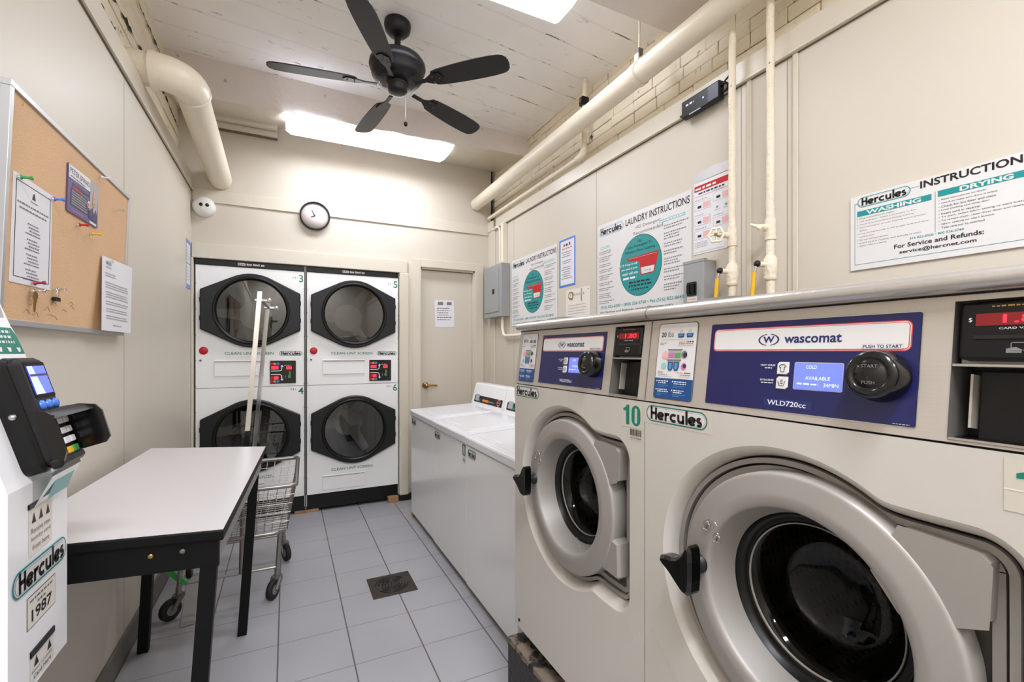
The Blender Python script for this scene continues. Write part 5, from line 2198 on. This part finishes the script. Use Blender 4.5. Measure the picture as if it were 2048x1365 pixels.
mb.flat([(.210, .056), (.214, .056), (.216, .034), (.212, .028), (.208, .034)], c_ + .0012, 'purple')
mb.rect(.205, .219, .058, .072, c_ + .0010, 'skin')
mb.flat([(.212 + .0165 * math.cos(R(a)), .096 + .030 * math.sin(R(a))) for a in range(0, 360, 18)], c_ + .0012, 'skin')
mb.flat([(.212 + .014 * math.cos(R(a)), .080 + .014 * math.sin(R(a))) for a in range(180, 361, 18)], c_ + .0014, 'brass')
for a in (.206, .218):
    mb.flat(circ(a, .099, .0017, 8), c_ + .0016, 'ink')
mb.rect(.2075, .2165, .081, .0825, c_ + .0016, 'red_line')
mb.rect(.2112, .2128, .089, .097, c_ + .0015, 'orange')
mb.flat(circ(.165, .066, .012, 16), c_ + .0005, 'sign')
mb.flat(circ(.165, .064, .007, 12), c_ + .0008, 'red_line')
mb.build('portrait', t)

t = pinned('typed_letter', 'white typed letter curling off the lower right of the cork board', .607, .012, -.003)
mb = MB(FACE)
bent_sheet([(0, 0), (.375, .002), (.385, .292), (.060, .285)], 'paper', mb, curl=lambda u, v: .002 + .026 * (1 - v) * (.3 + .7 * (1 - u)) + .012 * u)
mb.build('sheet', t)
mb = MB(FACE)
def lz(a, z):
    v = z / .288
    x0, x1 = .06 * v, .375 + .01 * v
    u = (a - x0) / (x1 - x0)
    return .002 + .026 * (1 - v) * (.3 + .7 * (1 - u)) + .012 * u + .0012
def lrow(a, z, w, seed, h=.004, m_='pale_ink'):
    rnd = random.Random(seed)
    x = a
    while x < a + w:
        l = rnd.uniform(.006, .02)
        mb.add([(x, z, lz(x, z)), (x + l, z, lz(x + l, z)), (x + l, z + h, lz(x + l, z + h)), (x, z + h, lz(x, z + h))], [(0, 1, 2, 3)], m_)
        x += l + .003
lrow(.10, .258, .04, 1, .012)
lrow(.09, .245, .05, 2)
z = .222
for k in range(20):
    if k in (2, 3, 7, 11, 14, 17):
        z -= .0085
        continue
    lrow(.085 - .03 * (1 - z / .28), z, .10 if k < 2 else .25, 300 + k)
    z -= .0095
lrow(.13, .022, .09, 8, .004)
mb.build('print', t)


def push_pin(a, b_, m, label, ang=0.35):
    t = thing('push_pin', label, 'push pin', on_board(a, b_, -.006), rot=BROT)
    mb = MB(FACE @ Matrix.Rotation(ang, 4, 'Y') @ Matrix.Rotation(-.15, 4, 'X'))
    mb.lathe([(.0065, .006), (.0065, .009), (.0035, .012), (.003, .022), (.005, .026), (.0055, .030), (.001, .031)], m, n=14)
    mb.build('head', t)
    mb = MB(FACE @ Matrix.Rotation(ang, 4, 'Y') @ Matrix.Rotation(-.15, 4, 'X'))
    mb.cyl((0, 0, -.003), (0, 0, .007), .0009, 'chrome', n=6)
    mb.build('needle', t)
    return t


push_pin(.060, .386, 'lime', 'green push pin at the top left corner of the black bordered notice')
push_pin(.252, .386, 'btn_blue', 'blue push pin at the top right corner of the black bordered notice')
push_pin(.162, .122, 'magenta', 'magenta push pin at the bottom of the black bordered notice', 0)
push_pin(.440, .356, 'red', 'red push pin in bare cork just below the purple flyer')
push_pin(.555, .352, 'yellow', 'yellow push pin in bare cork below the right end of the purple flyer')
push_pin(.615, .576, 'sign', 'white push pin near the top of the cork board, right of the flyer')
push_pin(.795, .503, 'clear', 'clear push pin alone near the right edge of the cork board')
push_pin(.705, .277, 'clear', 'clear push pin holding the top of the typed letter', 0)
push_pin(.160, .100, 'chrome', 'silver push pin that the brass key hangs from')
push_pin(.297, .120, 'clear', 'clear push pin at the lower right corner of the black bordered notice', 0)

t = thing('door_key', 'brass key hanging on a silver pin under the black bordered notice', 'key', on_board(.158, .098, .004), rot=BROT)
mb = MB(FACE)
mb.poly(chaikin([(-.004, .002), (-.013, -.004), (-.014, -.016), (-.006, -.024), (-.004, -.052), (.0, -.057), (.004, -.053), (.006, -.024), (.014, -.016), (.013, -.004), (.004, .002)][::1], 1), 0, .0022, 'brass')
mb.build('key_blade', t)
t = thing('binder_clip', 'small black binder clip hanging at the lower right of the black bordered notice', 'clip', on_board(.295, .108, -.003), rot=BROT)
mb = MB(FACE)
mb.poly([(-.015, -.022), (.015, -.022), (.011, -.010), (-.011, -.010)], .0, .012, 'black', .002)
mb.build('clip_body', t)
mb = MB(FACE)
mb.tube([(-.006, -.010, .008), (-.006, .014, .010), (0, .020, .010), (.006, .014, .010), (.006, -.010, .008)], .0012, 'chrome', 6)
mb.build('wire_arm', t)

# ------------------------------------------------------------ card kiosk on the left wall
t = thing('card_kiosk', 'white laundry card dispenser with black card reader on the left wall', 'kiosk', (-.46, 1.164, 0), LW)
KW, K0, K1, KT = .253, .694, 1.107, 1.40
KD = XL + .46      # depth to the wall (negative of x)
mb = MB()
lean = math.tan(R(16))
pr = [(0, K0), (0, K1), (lean * (KT - K1), KT), (-KD - .001, KT), (-KD - .001, K0)]
mb.band([[(x, y, z) for y, z in pr + [pr[0]]] for x in (0, KW)], 'kiosk', False, closed=False)
for x in (0, KW):
    mb.add([(x, y, z) for y, z in pr], [list(range(len(pr)))], 'kiosk')
recalc(mb.build('housing', t))
mb = MB(FACE)
mb.M = Matrix()
mb.box(.072, .176, -.003, .002, 1.056, 1.066, 'black', .001)
mb.build('card_slot', t)
mb = MB()
mb.box(.080, .184, -.003, .002, .757, .770, 'black', .001)
mb.build('card_slot', t)
mb = MB(FACE)
mb.flat([(.074, .960), (.176, .962), (.176, 1.054), (.074, 1.054)], .0006, 'cream_label')
for a in (.095, .125, .155):
    mb.flat([(a - .009, 1.025), (a + .009, 1.025), (a, 1.046)], .001, 'ink')
for k, s_ in enumerate(('Receive new', 'laundry card', 'from here')):
    mb.text(s_, .125, 1.004 - .017 * k, .001, 'grey_ink', w=.082 - .01 * (k == 2), h=.011, align='C')
mb.build('slot_label', t)
mb = MB(FACE)
mb.flat([(.068, .817), (.191, .817), (.191, .882), (.068, .882)], .0006, 'ink')
mb.flat([(.0695, .8185), (.1895, .8185), (.1895, .8805), (.0695, .8805)], .0008, 'cream_label')
mb.lines(.078, .869, .10, .005, .0012, 'grey_ink', 2, 0)
mb.lines(.11, .857, .034, .006, .0012, 'grey_ink', 5, 0, 1)
mb.text('1987', .085, .828, .0012, 'ink', w=.088, h=.024, bold=.02)
mb.build('number_label', t)
mb = MB(FACE)
mb.flat([(.080, .704), (.184, .704), (.184, .756), (.080, .756)], .0006, 'cream_label')
for a in (.105, .162):
    mb.flat([(a - .010, .732), (a + .010, .732), (a, .752)], .001, 'ink')
mb.text('Insert Laundry', .132, .720, .001, 'grey_ink', w=.09, h=.008, align='C')
mb.text('Card Here', .132, .708, .001, 'ink', w=.075, h=.009, align='C')
mb.build('slot_label', t)
mb = MB(FACE)
hercules(mb, .012, .898, .232, .052, .0016, 'teal')
mb.build('name_sticker', t)
# slanted part
SM = Matrix.Translation((0, 0, K1)) @ Matrix.Rotation(-R(16), 4, 'X') @ FACE
mb = MB(FACE)
mb.band([[(.092, 1.055, .002), (.092, 1.115, .030), (.092, 1.16, .022)], [(.235, 1.055, .002), (.235, 1.115, .030), (.235, 1.16, .022)]], 'clear', False, closed=False)
for a in (.092, .235):
    mb.add([(a, 1.055, .002), (a, 1.115, .030), (a, 1.16, .022), (a, 1.16, -.01)], [(0, 1, 2, 3)], 'clear')
mb.build('card_pocket', t)
mb = MB(FACE)
mb.add([(.125, 1.062, .010), (.225, 1.062, .010), (.225, 1.112, .027), (.125, 1.112, .027)], [(0, 1, 2, 3)], 'teal_pale')
mb.build('sample_card', t)
# the reader
mb = MB(SM)
mb.poly(rrect(.070, .192, .012, .252, .022, 6), .0, .034, 'black', .006)
mb.poly(rrect(.078, .188, .020, .248, .02, 6), .030, .050, 'charcoal', .008)
rd = mb.build('card_reader', t)
mb = MB(SM)
mb.flat(rrect(.096, .182, .160, .236, .003), .0506, 'gloss_black')
mb.rect(.102, .176, .168, .228, .0512, 'lcd')
mb.flat([(.102, .168), (.140, .168), (.124, .228), (.102, .228)], .0516, 'lcd_pale')
mb.rect(.102, .176, .206, .211, .0518, 'purple')
mb.build('screen', rd)
for a in (.110, .139, .168):
    mb = MB(SM @ Matrix.Translation((a, .145, .050)))
    mb.lathe([(.0105, 0), (.010, .003), (.006, .0055), (.001, .006)], 'btn_blue', n=18)
    mb.build('button', rd)
# keypad under a hood
mb = MB(SM)
prof = [(.090, .05), (.090, .088), (.097, .098), (.108, .102), (.182, .102), (.192, .098), (.198, .088), (.198, .05)]
inn = [(.096, .05), (.096, .086), (.102, .093), (.109, .096), (.181, .096), (.187, .093), (.192, .086), (.192, .05)]
# hood: side walls and a roof at the upper end
mb.poly([(.046, .022), (.094, .030), (.094, .112), (.080, .128), (.046, .134)], 0, 0, 'gloss_black') if False else None
def wall_(a0, a1, prof_):
    n_ = len(prof_)
    v_ = [(a0, b_, c_) for b_, c_ in prof_] + [(a1, b_, c_) for b_, c_ in prof_]
    mb.add(v_, [list(range(n_))[::-1], list(range(n_, 2 * n_))] + [(i, (i + 1) % n_, n_ + (i + 1) % n_, n_ + i) for i in range(n_)], 'gloss_black')
wall_(.082, .090, [(.024, .040), (.024, .060), (.040, .068), (.100, .070), (.120, .068), (.130, .060), (.134, .045)])
wall_(.194, .201, [(.030, .040), (.030, .100), (.040, .110), (.104, .112), (.120, .104), (.130, .078), (.134, .045)])
loops = []
for a_ in (.082, .10, .14, .18, .201):
    k_ = (a_ - .082) / .119
    loops.append([(a_, .112, .068 + .034 * k_), (a_, .124, .064 + .026 * k_), (a_, .131, .058 + .016 * k_), (a_, .134, .045)])
mb.band(loops, 'charcoal', True, closed=False)
mb.poly(rrect(.080, .200, .012, .034, .008), .040, .058, 'charcoal', .006)
mb.build('keypad_hood', rd)
mb = MB(SM)
for i in range(4):
    for j in range(3):
        m_ = 'wprint'
        if i == 3:
            m_ = ('red', 'yellow', 'lime')[j]
        x0, z0 = .104 + j * .029, .098 - i * .022
        mb.box(x0, x0 + .022, z0, z0 + .014, .048, .056, m_, .002)
mb.build('keypad', rd)
mb = MB(SM @ Matrix.Translation((.0695, .135, .018)) @ Matrix.Rotation(R(-90), 4, 'Y'))
mb.lathe([(.006, 0), (.006, .004), (.001, .005)], 'chrome', n=12)
mb.build('side_lock', rd)
# label plate above the reader
mb = MB(SM)
mb.poly([(.070, .235), (.192, .235), (.186, .30), (.176, .325), (.168, .385), (.158, .392), (.098, .392), (.090, .385), (.080, .325), (.074, .30)], .004, .026, 'kiosk', .004)
pltop = mb.build('label_plate', t)
mb = MB(SM)
mb.flat([(.082, .262), (.186, .262), (.180, .30), (.168, .318), (.090, .318), (.082, .30)], .0266, 'teal2')
for k in range(3):
    mb.lines(.10, .306 - .011 * k, .062, .006, .0272, 'wprint', 330 + k, .1, 1.4)
for a in (.096, .130, .166):
    mb.flat([(a - .008, .275), (a + .008, .275), (a + .004, .266), (a - .004, .266)], .0272, 'wprint')
mb.flat(rrect(.102, .160, .340, .376, .006), .0266, 'pale_ink')
mb.build('label_print', pltop)
